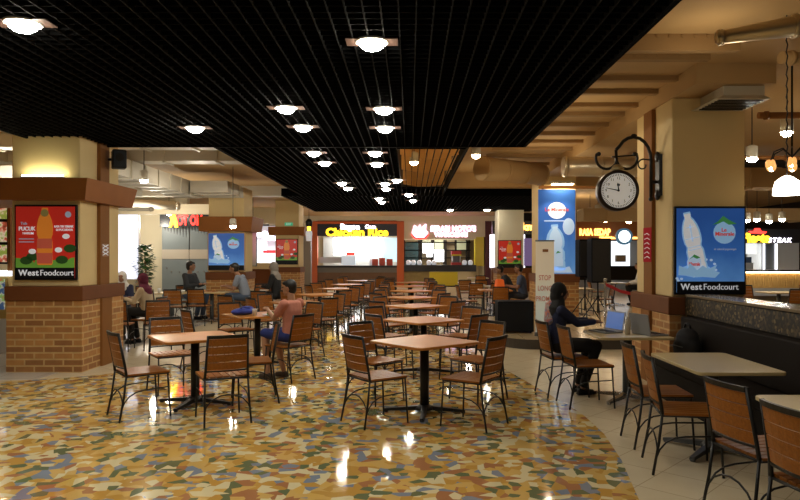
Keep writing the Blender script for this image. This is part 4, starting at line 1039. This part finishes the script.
# ------------------------------------------------------------------ stalls to the clock side
Yr = 32.0
t, ox = stall('warm lit stall with a glowing yellow sign beyond the loudspeakers', 577, 640, 224, 300, Yr, [
    ('fascia', 543, 668, 222, 240, -.1, .1, mat('fascia_orange', (.34, .12, .025), .5)), ('back_wall', 573, 668, 240, 300, 1.5, 1.55, mat('stall_dim', (.4, .38, .34), .6)),
    ('lit_window', 611, 634, 241, 266, .6, .65, mat('window_glow', (.8, .9, 1), emit=1.7, ecol=(.82, .9, 1))), ('sign_glow_strip', 600, 640, 237, 239, -.14, -.1, M_signo),
    ('counter', 577, 668, 266, 280, -.1, .4, M_dark), ('basket', 618, 628, 255, 262, .3, .5, mat('basket', (.32, .22, .12), .6))])
lettering('RASA SEDAP', .42, M_signo, t, (X(594, Yr) - ox, -.14, Z(232.5, Yr)), bold=.05, name='sign_lettering', xs=.62)
lettering('mie baso', .24, M_signo, t, (X(605, Yr) - ox, -.14, Z(237.5, Yr)), bold=.03, name='sign_lettering', xs=.7)
t = thing('round_sign', 'round glowing white sign with a blue ring beside the clock pillar', 'sign', at(624, 236.5, 30.5))
mb = MB(); ringy(mb, 0, 0, .27, .37, -.08, .08); mb.build('sign_rim', mat('rim_blue', (.12, .3, .48), .4, emit=.3), t)
mb = MB(); mb.sheet([(.275 * math.cos(-2 * PI * i / 28), .275 * math.sin(-2 * PI * i / 28)) for i in range(28)], -.06, .06); mb.build('lit_face', mat('disc_glow', (.9, .97, 1), emit=3.0), t)
MB().box(-.03, .03, .02, 1.35, -.03, .03).build('mounting_arm', M_black, t)
t, ox = stall('stall with a warm script sign half hidden by the white pillar', 493, 534, 220, 300, 31, [
    ('fascia', 492, 536, 221, 234, -.1, .1, M_ctr), ('lit_wall', 492, 500, 234, 268, .8, .9, M_glow), ('lit_wall', 520, 528, 234, 268, .8, .9, M_glow),
    ('purple_panel', 526, 536, 238, 266, .5, .55, mat('purple_panel', (.2, .14, .34), .5, emit=.4)), ('counter', 492, 536, 268, 292, 0, .5, M_brown)])
lettering('Bakmi', .45, M_signo, t, (X(524, 31) - ox, -.14, Z(227, 31)), bold=.05, name='sign_lettering')
MB().box(X(503, 31) - ox, X(512, 31) - ox, -.14, -.1, Z(231, 31), Z(225, 31)).build('violet_lamp', mat('violet_glow', (.6, .4, 1), emit=2.2), t)
# steak stall
Yk = 19.0
t, ox = stall('steak stall with a yellow script sign and a glowing slatted counter', 745, 830, 228, 300, Yk, [
    ('back_wall', 700, 840, 240, 300, 2.0, 2.1, mat('steak_wall', (.55, .54, .5), .6, emit=.10)), ('sign_board', 700, 840, 229, 243, -.1, .1, M_ctr),
    ('lit_panel', 738, 766, 243, 254, .5, .55, mat('panel_soft', (.9, .95, .92), emit=1.0)), ('lit_panel', 766, 780, 243, 270, 1.0, 1.05, mat('panel_dim', (.8, .82, .8), emit=.55)), ('oven', 744, 766, 257, 263, .8, 1.2, mat('oven_blue', (.05, .07, .12), .3)), ('oven_hood', 744, 766, 263, 270, .7, 1.2, M_steel),
    ('grey_door', 781, 791, 243, 270, .9, 1.0, mat('door_grey', (.2, .22, .23), .4)), ('white_edge_light', 792, 794, 243, 270, .85, .9, M_glow), ('white_edge_light', 779.5, 781, 243, 270, .85, .9, M_glow),
    ('counter_top', 700, 840, 270, 271.5, -.15, .4, M_ctr), ('counter_front', 700, 840, 273, 288, .0, .3, mat('slat_gold', (.62, .42, .16), .5)), ('counter_light', 700, 840, 271.5, 273, -.1, 0, mat('strip_warm', (1, .8, .45), emit=7, ecol=(1, .75, .4)))])
sl = MB()
for k in range(60): u = 700 + k * 2.3; sl.box(X(u, Yk) - ox, X(u + 1.1, Yk) - ox, -.04, 0, Z(288, Yk), Z(273, Yk))
sl.build('counter_slats', mat('slat_gold', (.62, .42, .16), .5), t)
lettering('Fiesta', .34, M_signy, t, (X(753.5, Yk) - ox, -.14, Z(238.5, Yk)), bold=.06, name='sign_lettering'); lettering('STEAK', .17, M_signw, t, (X(777, Yk) - ox, -.14, Z(240.5, Yk)), bold=.02, name='sign_lettering', xs=1.1, shear=.2, gap=1.25)
ht = MB(); hx, hz = X(755, Yk) - ox, Z(232, Yk); ht.sheet([(hx - .2, hz - .04), (hx + .2, hz - .06), (hx + .26, hz), (hx + .1, hz + .02), (hx + .06, hz + .1), (hx - .08, hz + .1), (hx - .1, hz + .02), (hx - .24, hz + .02)], -.15, -.12); ht.build('sign_hat', M_signr, t)
place_table(T_cream, 9.0, 16.6, 0, 'dining table before the glowing slatted counter', 'tables before the steak stall')
for x, y, a, l in ((8.25, 16.6, 0, 'closest to the blue poster'), (9.75, 16.6, 180, 'on the far end of the table'), (8.75, 17.45, -85, 'with its back to the glowing counter'), (8.9, 15.85, 90, 'with its back to the half wall'), (10.3, 17.5, -110, 'standing off at the counter end')):
    place_chair(x, y, a, 'slatted chair before the glowing slatted counter, ' + l, 'chairs before the steak stall')

# exit sign, far pendant
t = thing('exit_sign', 'small green lit sign on the pillar above the far tea poster', 'sign', (X(289, 26), 25.99, Z(226, 26)))
MB().box(-.16, .16, -.05, 0, 0, .14).build('sign_box', M_white, t); MB().box(-.15, .15, -.055, -.05, .01, .13).build('lit_face', mat('exit_green', (.03, .45, .2), emit=.5), t)
lettering('EXIT', .10, M_pwhite, t, (0, -.058, .07), ext=.002, bold=.01)
p = at(309, 241, 24.5); t = thing('hanging_lantern', 'white lantern with a yellow glow hung beside the orange stall post', 'pendant lamp', p)
MB().lathe([(.10, 0), (.12, .25), (.11, .36)], seg=14).build('lantern_shade', M_pwhite, t); MB().lathe([(.06, .37), (.07, .52)], seg=12).build('yellow_bulb', mat('amber_bulb', (1, .6, .05), emit=3), t)
MB().lathe([(.11, .52), (.13, .7), (.05, .8)], seg=12).build('lantern_cap', M_black, t); MB().tube([(0, 0, .8), (0, 0, 3.28 - p.z)], .01, 6).build('cord', M_black, t)

# ------------------------------------------------------------------ people
def frustum(mb, p0, r0, p1, r1): mb.tube([p0, p1], [r0, r1], 12); mb.ell(p0, r0 * 1.0, 12, 8); mb.ell(p1, r1 * 1.0, 12, 8)
def chain(mb, a, ra, b, rb, n=6):
    for i in range(n + 1):
        t = i / n; c = Vector(a).lerp(Vector(b), t); r = tuple(ra[k] + (rb[k] - ra[k]) * t for k in range(3)); mb.ell(c, r, 16, 10)
def merge(mb, name, m, parent, vox, smooth=4):
    o = mb.build(name, m, parent)
    rm = o.modifiers.new('fuse', 'REMESH'); rm.mode = 'VOXEL'; rm.voxel_size = vox; rm.use_smooth_shade = True
    sm = o.modifiers.new('soften', 'SMOOTH'); sm.iterations = smooth; sm.factor = .5
    bpy.context.view_layer.update()
    me = bpy.data.meshes.new_from_object(o.evaluated_get(bpy.context.evaluated_depsgraph_get()))
    o.modifiers.clear(); old = o.data; o.data = me; bpy.data.meshes.remove(old); me.name = name
    for p in me.polygons: p.use_smooth = True
    return o
def person(label, loc, deg, skin, top, pants, hair=None, scarf=None, shoe=None, lean=.05, wrists=None, head_turn=0, head_down=.15, sleeve=1.0, knees=None, ankles=None, vox=.011, sz=1.0, short=False, scarf_drape=None, seat=.515):
    r = thing('person', label, 'person', loc, math.radians(deg)); r.scale = (sz,) * 3
    S0 = seat + .085
    def sp(h, x=0, y=0): return Vector((x + math.sin(lean) * h, y, S0 + math.cos(lean) * h))
    pel, waist, chest, neck0 = sp(0), sp(.2), sp(.36), sp(.53)
    hd = sp(.70, .03 + .04 * head_down)
    sh = {s: sp(.47, 0, s * .175) for s in (1, -1)}
    wrists = wrists or {1: Vector((.38, .14, S0 + .13)), -1: Vector((.38, -.14, S0 + .13))}
    el = {}
    for s in (1, -1):
        a, b = sh[s], Vector(wrists[s]); d = b - a; L = min(d.length, .535)
        if d.length > .535: b = a + d.normalized() * .535; wrists[s] = b
        q = math.sqrt(max(.001, .28 ** 2 - (L / 2) ** 2)); o_ = Vector((-.35, s * .5, -1)); o_ = (o_ - d.normalized() * o_.dot(d.normalized())).normalized(); el[s] = (a + b) / 2 + o_ * q
    hip = {s: Vector((0, s * .09, S0 - .01)) for s in (1, -1)}
    kn = knees or {s: Vector((.43, s * .11, S0 + .01)) for s in (1, -1)}
    an = ankles or {s: Vector((.30, s * .11, .09)) for s in (1, -1)}
    b = MB()
    chain(b, pel, (.115, .165, .10), waist, (.10, .14, .10)); chain(b, waist, (.10, .14, .10), chest, (.11, .165, .12)); chain(b, chest, (.11, .165, .12), sp(.46), (.085, .15, .06))
    frustum(b, neck0 - Vector((0, 0, .05)), .06, hd - Vector((.025, 0, .06)), .052)
    fw = Vector((math.cos(head_turn), math.sin(head_turn), 0)); sd = Vector((-fw.y, fw.x, 0))
    b.ell(hd + Vector((0, 0, .015)), (.095, .08, .105)); b.ell(hd + fw * .035 - Vector((0, 0, .055)), (.06, .055, .06)); b.ell(hd + fw * .055 - Vector((0, 0, .095)), (.03, .03, .02), 10, 8)
    b.tube([hd + fw * .09 + Vector((0, 0, .01)), hd + fw * .118 - Vector((0, 0, .03))], [.010, .018], 8); b.ell(hd + fw * .085 + Vector((0, 0, .028)), (.02, .05, .012), 10, 6)
    for s in (1, -1): b.ell(hd + sd * s * .082 - Vector((0, 0, .01)), (.022, .012, .032), 10, 8)
    for s in (1, -1):
        frustum(b, sh[s], .058, el[s], .042); frustum(b, el[s], .042, wrists[s], .028)
        f = (Vector(wrists[s]) - el[s]).normalized(); lat = f.cross(Vector((0, 0, 1))); lat = lat.normalized() if lat.length > .1 else Vector((0, 1, 0)); dn_ = f.cross(lat).normalized(); dn_ = dn_ if dn_.z < 0 else -dn_
        w_ = Vector(wrists[s]); palm = w_ + f * .045; frustum(b, w_, .027, palm, .032); b.ell(palm, (.038, .038, .022), 10, 8)
        for k, L in enumerate((.062, .074, .07, .054)):
            o0 = palm + f * .025 + lat * (k - 1.5) * .021; o1 = o0 + f * L * .55 + dn_ * .006; o2 = o1 + f * L * .42 + dn_ * .022
            b.tube([o0, o1, o2], [.0105, .0098, .008], 8); b.ell(o2, .008, 8, 6)
        ti = -s * 1.0
        o0 = w_ + f * .02 + lat * ti * .022; o1 = o0 + f * .03 + lat * ti * .026 + dn_ * .008; o2 = o1 + f * .03 + lat * ti * .004 + dn_ * .008
        b.tube([o0, o1, o2], [.013, .012, .0095], 8); b.ell(o2, .0095, 8, 6)
        frustum(b, hip[s], .09, kn[s], .062); frustum(b, kn[s], .062, (Vector(kn[s]) + Vector(an[s])) / 2, .055); frustum(b, (Vector(kn[s]) + Vector(an[s])) / 2, .055, an[s], .036)
        fx = Vector(an[s]); frustum(b, (fx.x - .03, fx.y, max(.035, fx.z - .05)), .034, (fx.x + .12, fx.y, max(.028, fx.z - .062)), .027)
    body = merge(b, 'body', skin, r, vox, 3)
    # clothing
    c = MB(); g = .016
    chain(c, pel + Vector((0, 0, .0)), (.118 + g, .168 + g, .085), waist, (.105 + g, .145 + g, .10)); chain(c, waist, (.105 + g, .145 + g, .10), chest, (.112 + g, .167 + g, .12)); chain(c, chest, (.112 + g, .167 + g, .12), sp(.465), (.088 + g, .155 + g, .06))
    for s in (1, -1):
        if sleeve >= 1:
            frustum(c, sh[s], .07, el[s], .055); e2 = Vector(el[s]).lerp(Vector(wrists[s]), min(.93, sleeve - .05)); frustum(c, el[s], .055, e2, .042)
        else: frustum(c, sh[s], .072, Vector(sh[s]).lerp(el[s], .62), .064)
    merge(c, 'top', top, r, max(vox, .012), 3)
    c = MB(); b0 = Vector((0, 0, S0))
    chain(c, pel - Vector((0, 0, .02)), (.12 + g, .17 + g, .085), pel + Vector((0, 0, .03)), (.11 + g, .16 + g, .06), 3)
    for s in (1, -1):
        frustum(c, hip[s], .102, kn[s], .078)
        if not short: frustum(c, kn[s], .078, (Vector(kn[s]) * .1 + Vector(an[s]) * .9), .058)
    merge(c, 'shorts' if short else 'trousers', pants, r, max(vox, .012), 3)
    for s in (1, -1):
        fx = Vector(an[s]); c = MB(); frustum(c, (fx.x - .035, fx.y, max(.05, fx.z - .04)), .047, (fx.x + .13, fx.y, max(.04, fx.z - .05)), .038); c.box(fx.x - .08, fx.x + .16, fx.y - .04, fx.y + .04, max(.002, fx.z - .09), max(.02, fx.z - .07))
        merge(c, 'shoe', shoe or M_blackp, r, .012, 2)
    if hair:
        c = MB(); c.ell(hd - fw * .02 + Vector((0, 0, .035)), (.103, .09, .10)); c.ell(hd - fw * .045 - Vector((0, 0, .02)), (.065, .078, .085)); c.ell(hd + fw * .05 + Vector((0, 0, .070)), (.05, .066, .034)); merge(c, 'hair', hair, r, .010, 2)
    if scarf:
        c = MB(); c.ell(hd - fw * .022 + Vector((0, 0, .02)), (.115, .10, .122)); c.ell(hd - fw * .05 - Vector((0, 0, .05)), (.09, .095, .10))
        chain(c, hd - fw * .03 - Vector((0, 0, .1)), (.09, .085, .06), sp(.50, -.01), (.115, .175, .055)); chain(c, sp(.5, -.02), (.11, .16, .06), sp(.40, -.05), (.085, .13, .06), 4)
        c.ell(sp(.44, .06), (.075, .12, .10)); merge(c, 'headscarf', scarf, r, .010, 4)
        if scarf_drape:
            c = MB(); chain(c, sp(.55, -.07, .05), (.075, .10, .05), sp(.33, -.10, .02), (.055, .14, .08), 5); chain(c, sp(.50, .02, .13), (.10, .07, .05), sp(.38, .08, .12), (.06, .06, .07), 4); merge(c, 'shawl', scarf_drape, r, .011, 3)
    for s in (1, -1):
        MB().ell(hd + fw * .088 + sd * s * .032 + Vector((0, 0, .008)), (.012, .012, .008), 10, 8).build('eye', mat('eye_dark', (.02, .015, .012), .2), r)
    MB().ell(hd + fw * .088 - Vector((0, 0, .062)), (.012, .022, .007), 10, 6).build('mouth', mat('lip', (.30, .10, .08), .5), r)
    return r
SK = mat('skin_tan', (.42, .22, .13), .5); SK2 = mat('skin_brown', (.30, .15, .085), .5)
HAIR = mat('black_hair', (.008, .007, .007), .45); NAVY = mat('navy_cloth', (.012, .018, .06), .8); BLK = mat('black_cloth', (.008, .008, .009), .85)
PINK = mat('pink_cloth', (.52, .20, .14), .8, var=.12, vscale=30); GBLUE = mat('grey_blue_cloth', (.20, .23, .29), .8); JEAN = mat('denim', (.05, .08, .14), .8); DARKT = mat('dark_top', (.03, .035, .042), .8)
SHORT = mat('blue_shorts', (.015, .03, .17), .8); MAR = mat('maroon_cloth', (.12, .01, .035), .8); BEI = mat('beige_cloth', (.52, .42, .28), .8); GRY = mat('grey_scarf', (.26, .23, .20), .8)
SHAWL = picture_material('floral_shawl', [(0, (.10, .09, .10)), (.42, (.35, .30, .28)), (.5, (.55, .12, .05)), (.58, (.12, .14, .28)), (.7, (.5, .4, .3))], 14, 0.0)
V = Vector
person('woman in a black headscarf and navy top working at a laptop', (1.715, 7.98, 0), 8, SK2, NAVY, BLK, scarf=mat('black_scarf', (.007, .007, .008), .8), lean=.02, sz=.87, seat=.592, wrists={1: V((.50, .14, .985)), -1: V((.50, -.10, .985))}, head_turn=-.1, head_down=.3,
       knees={1: V((.52, .13, .66)), -1: V((.52, -.12, .66))}, ankles={1: V((.36, .13, .09)), -1: V((.34, -.08, .09))}, vox=.009, scarf_drape=SHAWL)
person('man in a pink shirt and blue shorts seated at the blue bag table', (-1.55, 8.93, 0), 150, SK, PINK, SHORT, hair=HAIR, shoe=mat('sandal', (.05, .03, .02), .6), lean=.0, sz=.88, seat=.585, wrists={1: V((.40, .08, 1.03)), -1: V((.38, -.12, .98))}, head_turn=.35, head_down=.6, sleeve=.6, short=True, vox=.009,
       ankles={1: V((.36, .13, .09)), -1: V((.26, -.12, .09))})
person('man in a dark top seated before the grey shutter', (-5.70, 17.55, 0), -20, SK2, DARKT, JEAN, hair=HAIR, lean=.02, vox=.012, sz=1.05, head_turn=.5, wrists={1: V((.36, .1, .86)), -1: V((.36, -.1, .86))})
person('man in a grey blue shirt bending over the orange tray table', (-4.01, 16.70, 0), 175, SK2, GBLUE, JEAN, hair=HAIR, lean=.34, vox=.012, sz=1.05, head_down=1.0, sleeve=.6, wrists={1: V((.48, .12, .84)), -1: V((.48, -.14, .84))})
person('woman in a maroon headscarf and beige top beside the tea pillar', (-4.86, 12.62, 0), 172, SK2, BEI, BLK, scarf=MAR, lean=.15, vox=.012, sz=.87, seat=.592, wrists={1: V((.45, .12, .96)), -1: V((.45, -.12, .96))})
person('person in a white headscarf and dark navy top half hidden by the tea pillar', (-5.72, 13.55, 0), -85, SK2, NAVY, BLK, scarf=mat('white_scarf', (.7, .68, .66), .8), lean=.05, vox=.013, sz=.88, seat=.585, wrists={1: V((.36, .1, .94)), -1: V((.36, -.1, .94))})
person('woman in a grey headscarf and dark top near the second brick pillar', (-3.42, 17.5, 0), 165, SK2, BLK, BLK, scarf=GRY, lean=.1, vox=.013, sz=1.03, wrists={1: V((.36, .1, .82)), -1: V((.36, -.1, .82))})
person('man in a blue shirt seated beside the orange box table', (2.97, 17.85, 0), 172, SK2, mat('blue_shirt', (.06, .085, .16), .8), mat('dark_jeans', (.025, .03, .045), .8), hair=HAIR, lean=.12, vox=.013, sleeve=.6, wrists={1: V((.40, .12, .84)), -1: V((.40, -.12, .84))})
person('man in dark clothes leaning low over the cream table past the orange box', (3.02, 20.1, 0), 182, SK2, DARKT, DARKT, hair=HAIR, lean=.5, vox=.014, wrists={1: V((.5, .15, .87)), -1: V((.5, -.15, .87))})
person('person in white and dark clothes seated far back under the round sign', (7.6, 22.3, 0), 172, SK, mat('white_shirt', (.75, .75, .74), .8), BLK, hair=HAIR, lean=.1, vox=.014)

# ------------------------------------------------------------------ things on tables
TT = .747
def laptop(label, loc, deg, screen, open_deg=105):
    t = thing('laptop', label, 'laptop', loc, math.radians(deg))          # user sits on the -x side
    MB().box(-.12, .12, -.165, .165, 0, .018).build('keyboard_base', mat('laptop_grey', (.30, .31, .33), .35, .3), t, bevel=.004)
    kb = MB()
    for a in range(5):
        for c in range(11): kb.box(-.09 + a * .028, -.068 + a * .028, -.145 + c * .0265, -.123 + c * .0265, .0185, .021)
    kb.build('keys', M_blackp, t)
    mb = MB().box(0, .22, -.165, .165, -.004, .006); l = mb.build('lid', mat('laptop_lid', (.33, .34, .36), .35, .3), t); l.location = (.12, 0, .02)
    l.rotation_euler = (0, math.radians(open_deg - 180), 0)
    sc_ = MB().box(.012, .205, -.152, .152, .006, .0075) ; s_ = sc_.build('screen', screen, l)
    return t
M_scr = mat('screen_blue', (.1, .18, .4), .2, emit=.55, ecol=(.10, .17, .42))

laptop('open laptop with a blue lit screen in front of the woman in black headscarf', (2.26, 7.87, TT), 20, M_scr, 100)
o = laptop('grey laptop seen from its back beside the blue lit laptop', (2.685, 7.60, TT), 198, M_scr, 100)
def sheet_thing(name, label, cat, loc, w, d, m, rot=0, h=.003, group=None):
    o = MB().box(-w / 2, w / 2, -d / 2, d / 2, 0, h).build(name, m, None, loc); o.rotation_euler = (0, 0, rot); return tag(o, label, cat, group)
M_paper = mat('paper', (.75, .72, .64), .6)
sheet_thing('paper_sheet', 'white papers lying in front of the laptops on the cream table', 'paper', (2.45, 7.40, TT), .3, .16, M_paper, .1)
o = MB().lathe([(.028, 0), (.034, .13), (.03, .16), (.012, .19), (.012, .21)], seg=12).build('drink_bottle', mat('bottle_clear', (.55, .5, .42), .2), None, (2.44, 7.62, TT)); tag(o, 'small pale bottle standing between the two laptops', 'bottle')
t = thing('backpack', 'black backpack resting on the dark bench beside the laptop table', 'bag', (3.04, 7.45, .462), .3)
c = MB(); c.ell((0, 0, .16), (.14, .17, .16)); c.ell((0, 0, .26), (.11, .14, .12)); c.ell((-.06, 0, .13), (.08, .13, .11)); merge(c, 'bag_body', mat('bag_black', (.010, .010, .013), .8), t, .014)
MB().tube([(.0, -.05, .37), (0, -.03, .42), (0, .03, .42), (0, .05, .37)], .012, 6).build('handle', M_blackp, t)
MB().tube([(-.145, -.1, .18), (-.16, 0, .19), (-.145, .1, .18)], .006, 5).build('zip', M_grey_metal, t)
# blue bag table
t = thing('cloth_bag', 'slumped blue bag lying on the table before the man in pink', 'bag', (-2.47, 10.15, TT), .2)
c = MB(); c.ell((0, 0, .055), (.17, .13, .055)); c.ell((.05, .02, .08), (.09, .08, .055)); c.ell((-.1, -.02, .045), (.10, .1, .045)); merge(c, 'bag_body', mat('bag_blue', (.03, .05, .32), .6), t, .012)
MB().tube([(-.05, -.08, .1), (-.02, -.12, .13), (.06, -.10, .12), (.08, -.04, .11)], .010, 6).build('strap', mat('bag_blue', (.03, .05, .32), .6), t)
t = thing('food_plate', 'white plate with green garnish in front of the man in pink', 'plate', (-2.05, 10.02, TT))
MB().lathe([(.06, 0), (.07, .004), (.125, .018), (.128, .022), (.07, .010)], seg=20).build('plate_dish', M_white, t); c = MB(); c.ell((0, 0, .03), (.06, .05, .025)); c.ell((.03, .02, .05), (.03, .03, .025)); c.build('green_garnish', mat('garnish', (.12, .38, .04), .6), t)
o = MB().lathe([(.03, 0), (.038, .1), (.038, .102)], seg=14).build('paper_cup', M_white, None, (-2.28, 9.98, TT)); tag(o, 'white cup between the blue bag and the plate', 'cup')
# cream tables
t = thing('food_tray', 'orange food tray in front of the man in grey blue', 'tray', (-4.95, 16.72, TT))
MB().prism(rrect(.40, .3, .03), 0, .012).build('tray_base', mat('tray_orange', (.5, .22, .06), .5), t); mb = MB()
for k in range(3): mb.ell((-.12 + .12 * k, .02 * (k % 2), .03), (.05, .05, .025), 10, 8)
mb.build('fried_food', mat('fried', (.45, .20, .05), .6), t)
o = MB().lathe([(.03, 0), (.04, .11)], seg=12).build('paper_cup', M_white, None, (-5.98, 16.2, TT)); tag(o, 'white cup on the cream table of the man in the dark top', 'cup')
o = MB().lathe([(.07, 0), (.10, .05)], seg=14).build('bowl', M_white, None, (-5.55, 16.5, TT)); tag(o, 'white bowl on the cream table of the man in the dark top', 'bowl')
t = thing('carton_box', 'bright orange upright box on the wood table beyond the subwoofer', 'box', (2.33, 17.7, TT), .3)
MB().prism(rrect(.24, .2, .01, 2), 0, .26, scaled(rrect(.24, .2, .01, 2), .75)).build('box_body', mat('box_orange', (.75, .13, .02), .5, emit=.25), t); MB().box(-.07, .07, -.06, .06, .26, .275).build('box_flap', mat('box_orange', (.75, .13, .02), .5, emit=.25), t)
o = MB().lathe([(.07, 0), (.1, .05)], seg=14).build('bowl', M_white, None, (2.1, 19.8, TT)); tag(o, 'white bowl on the cream table just past the orange box', 'bowl')

# ------------------------------------------------------------------ light
lamp('slab_fill', 'POINT', (2.7, 6.1, 3.25), 7, WARM, .1)  # unseen points without fittings, added to brighten the tan slab
lamp('slab_fill', 'POINT', (2.3, 9.3, 3.0), 10, WARM, .1)
lamp('slab_fill', 'POINT', (2.6, 12.6, 3.0), 16, WARM, .1)
lamp('slab_fill', 'POINT', (2.0, 16.0, 3.0), 14, WARM, .1)
lamp('side_fill', 'POINT', (6.5, 9.0, 3.1), 22, WARM, .1)  # points without fittings, added as warm fill on the clock side
lamp('side_fill', 'POINT', (8.5, 14.0, 2.8), 25, WARM, .1)
lamp('side_fill', 'POINT', (6.0, 24.0, 2.9), 45, WARM, .1)
lamp('rear_fill', 'POINT', (-7.2, 12.0, 2.8), 70, NEUT, .1)  # unseen points added to brighten the rear and the tea side
lamp('rear_fill', 'POINT', (-7.0, 18.6, 2.5), 90, NEUT, .1)
lamp('rear_fill', 'POINT', (-3.8, 22.0, 2.8), 18, NEUT, .1)
lamp('rear_fill', 'POINT', (-1.5, 30.0, 3.2), 38, NEUT, .1)
lamp('rear_fill', 'POINT', (2.5, 29.0, 3.2), 32, NEUT, .1)
for x, y, e in ((-1.45, 3.4, 60), (-.3, 2.9, 60), (-2.8, 2.6, 60), (.9, 3.6, 40)): spot((x, y, 3.2), e, NEUT)
spot((-4.0, 6.5, 3.2), 90, NEUT); spot((-4.6, 4.2, 3.2), 60, NEUT)
spot((2.6, 5.0, 3.1), 5, WARM)  # unseen spot added as fill over the bench strip
spot((-4.3, 7.6, 3.2), 70, NEUT)
lamp('rear_fill', 'POINT', (-8.3, 21.5, 2.6), 60, NEUT, .1)  # unseen point added to brighten the cream wall pier
lamp('rear_fill', 'POINT', (-4.5, 14.5, 2.9), 28, NEUT, .1)
w = bpy.data.worlds.new('hall'); SC.world = w; w.use_nodes = True
w.node_tree.nodes['Background'].inputs[0].default_value = (1, .82, .62, 1); w.node_tree.nodes['Background'].inputs[1].default_value = .05  # dim warm ambient added as fill through the open end behind the camera

# ------------------------------------------------------------------ camera
cam = bpy.data.cameras.new('camera'); co = bpy.data.objects.new('camera', cam); C.objects.link(co)
co.location = (0, 0, EYE); co.rotation_euler = (PI / 2, 0, 0)
cam.sensor_width = 36; cam.lens = F * 36 / 800; cam.shift_x = -10 / 800; cam.shift_y = 6 / 800; cam.clip_start = .05
SC.camera = co
SC.view_settings.view_transform = 'Standard'; SC.view_settings.look = 'None'; SC.view_settings.gamma = 1; SC.view_settings.use_curve_mapping = False
SC.view_settings.exposure = 0.0
SC.cycles.max_bounces = 6; SC.cycles.sample_clamp_indirect = 4; SC.cycles.use_denoising = True
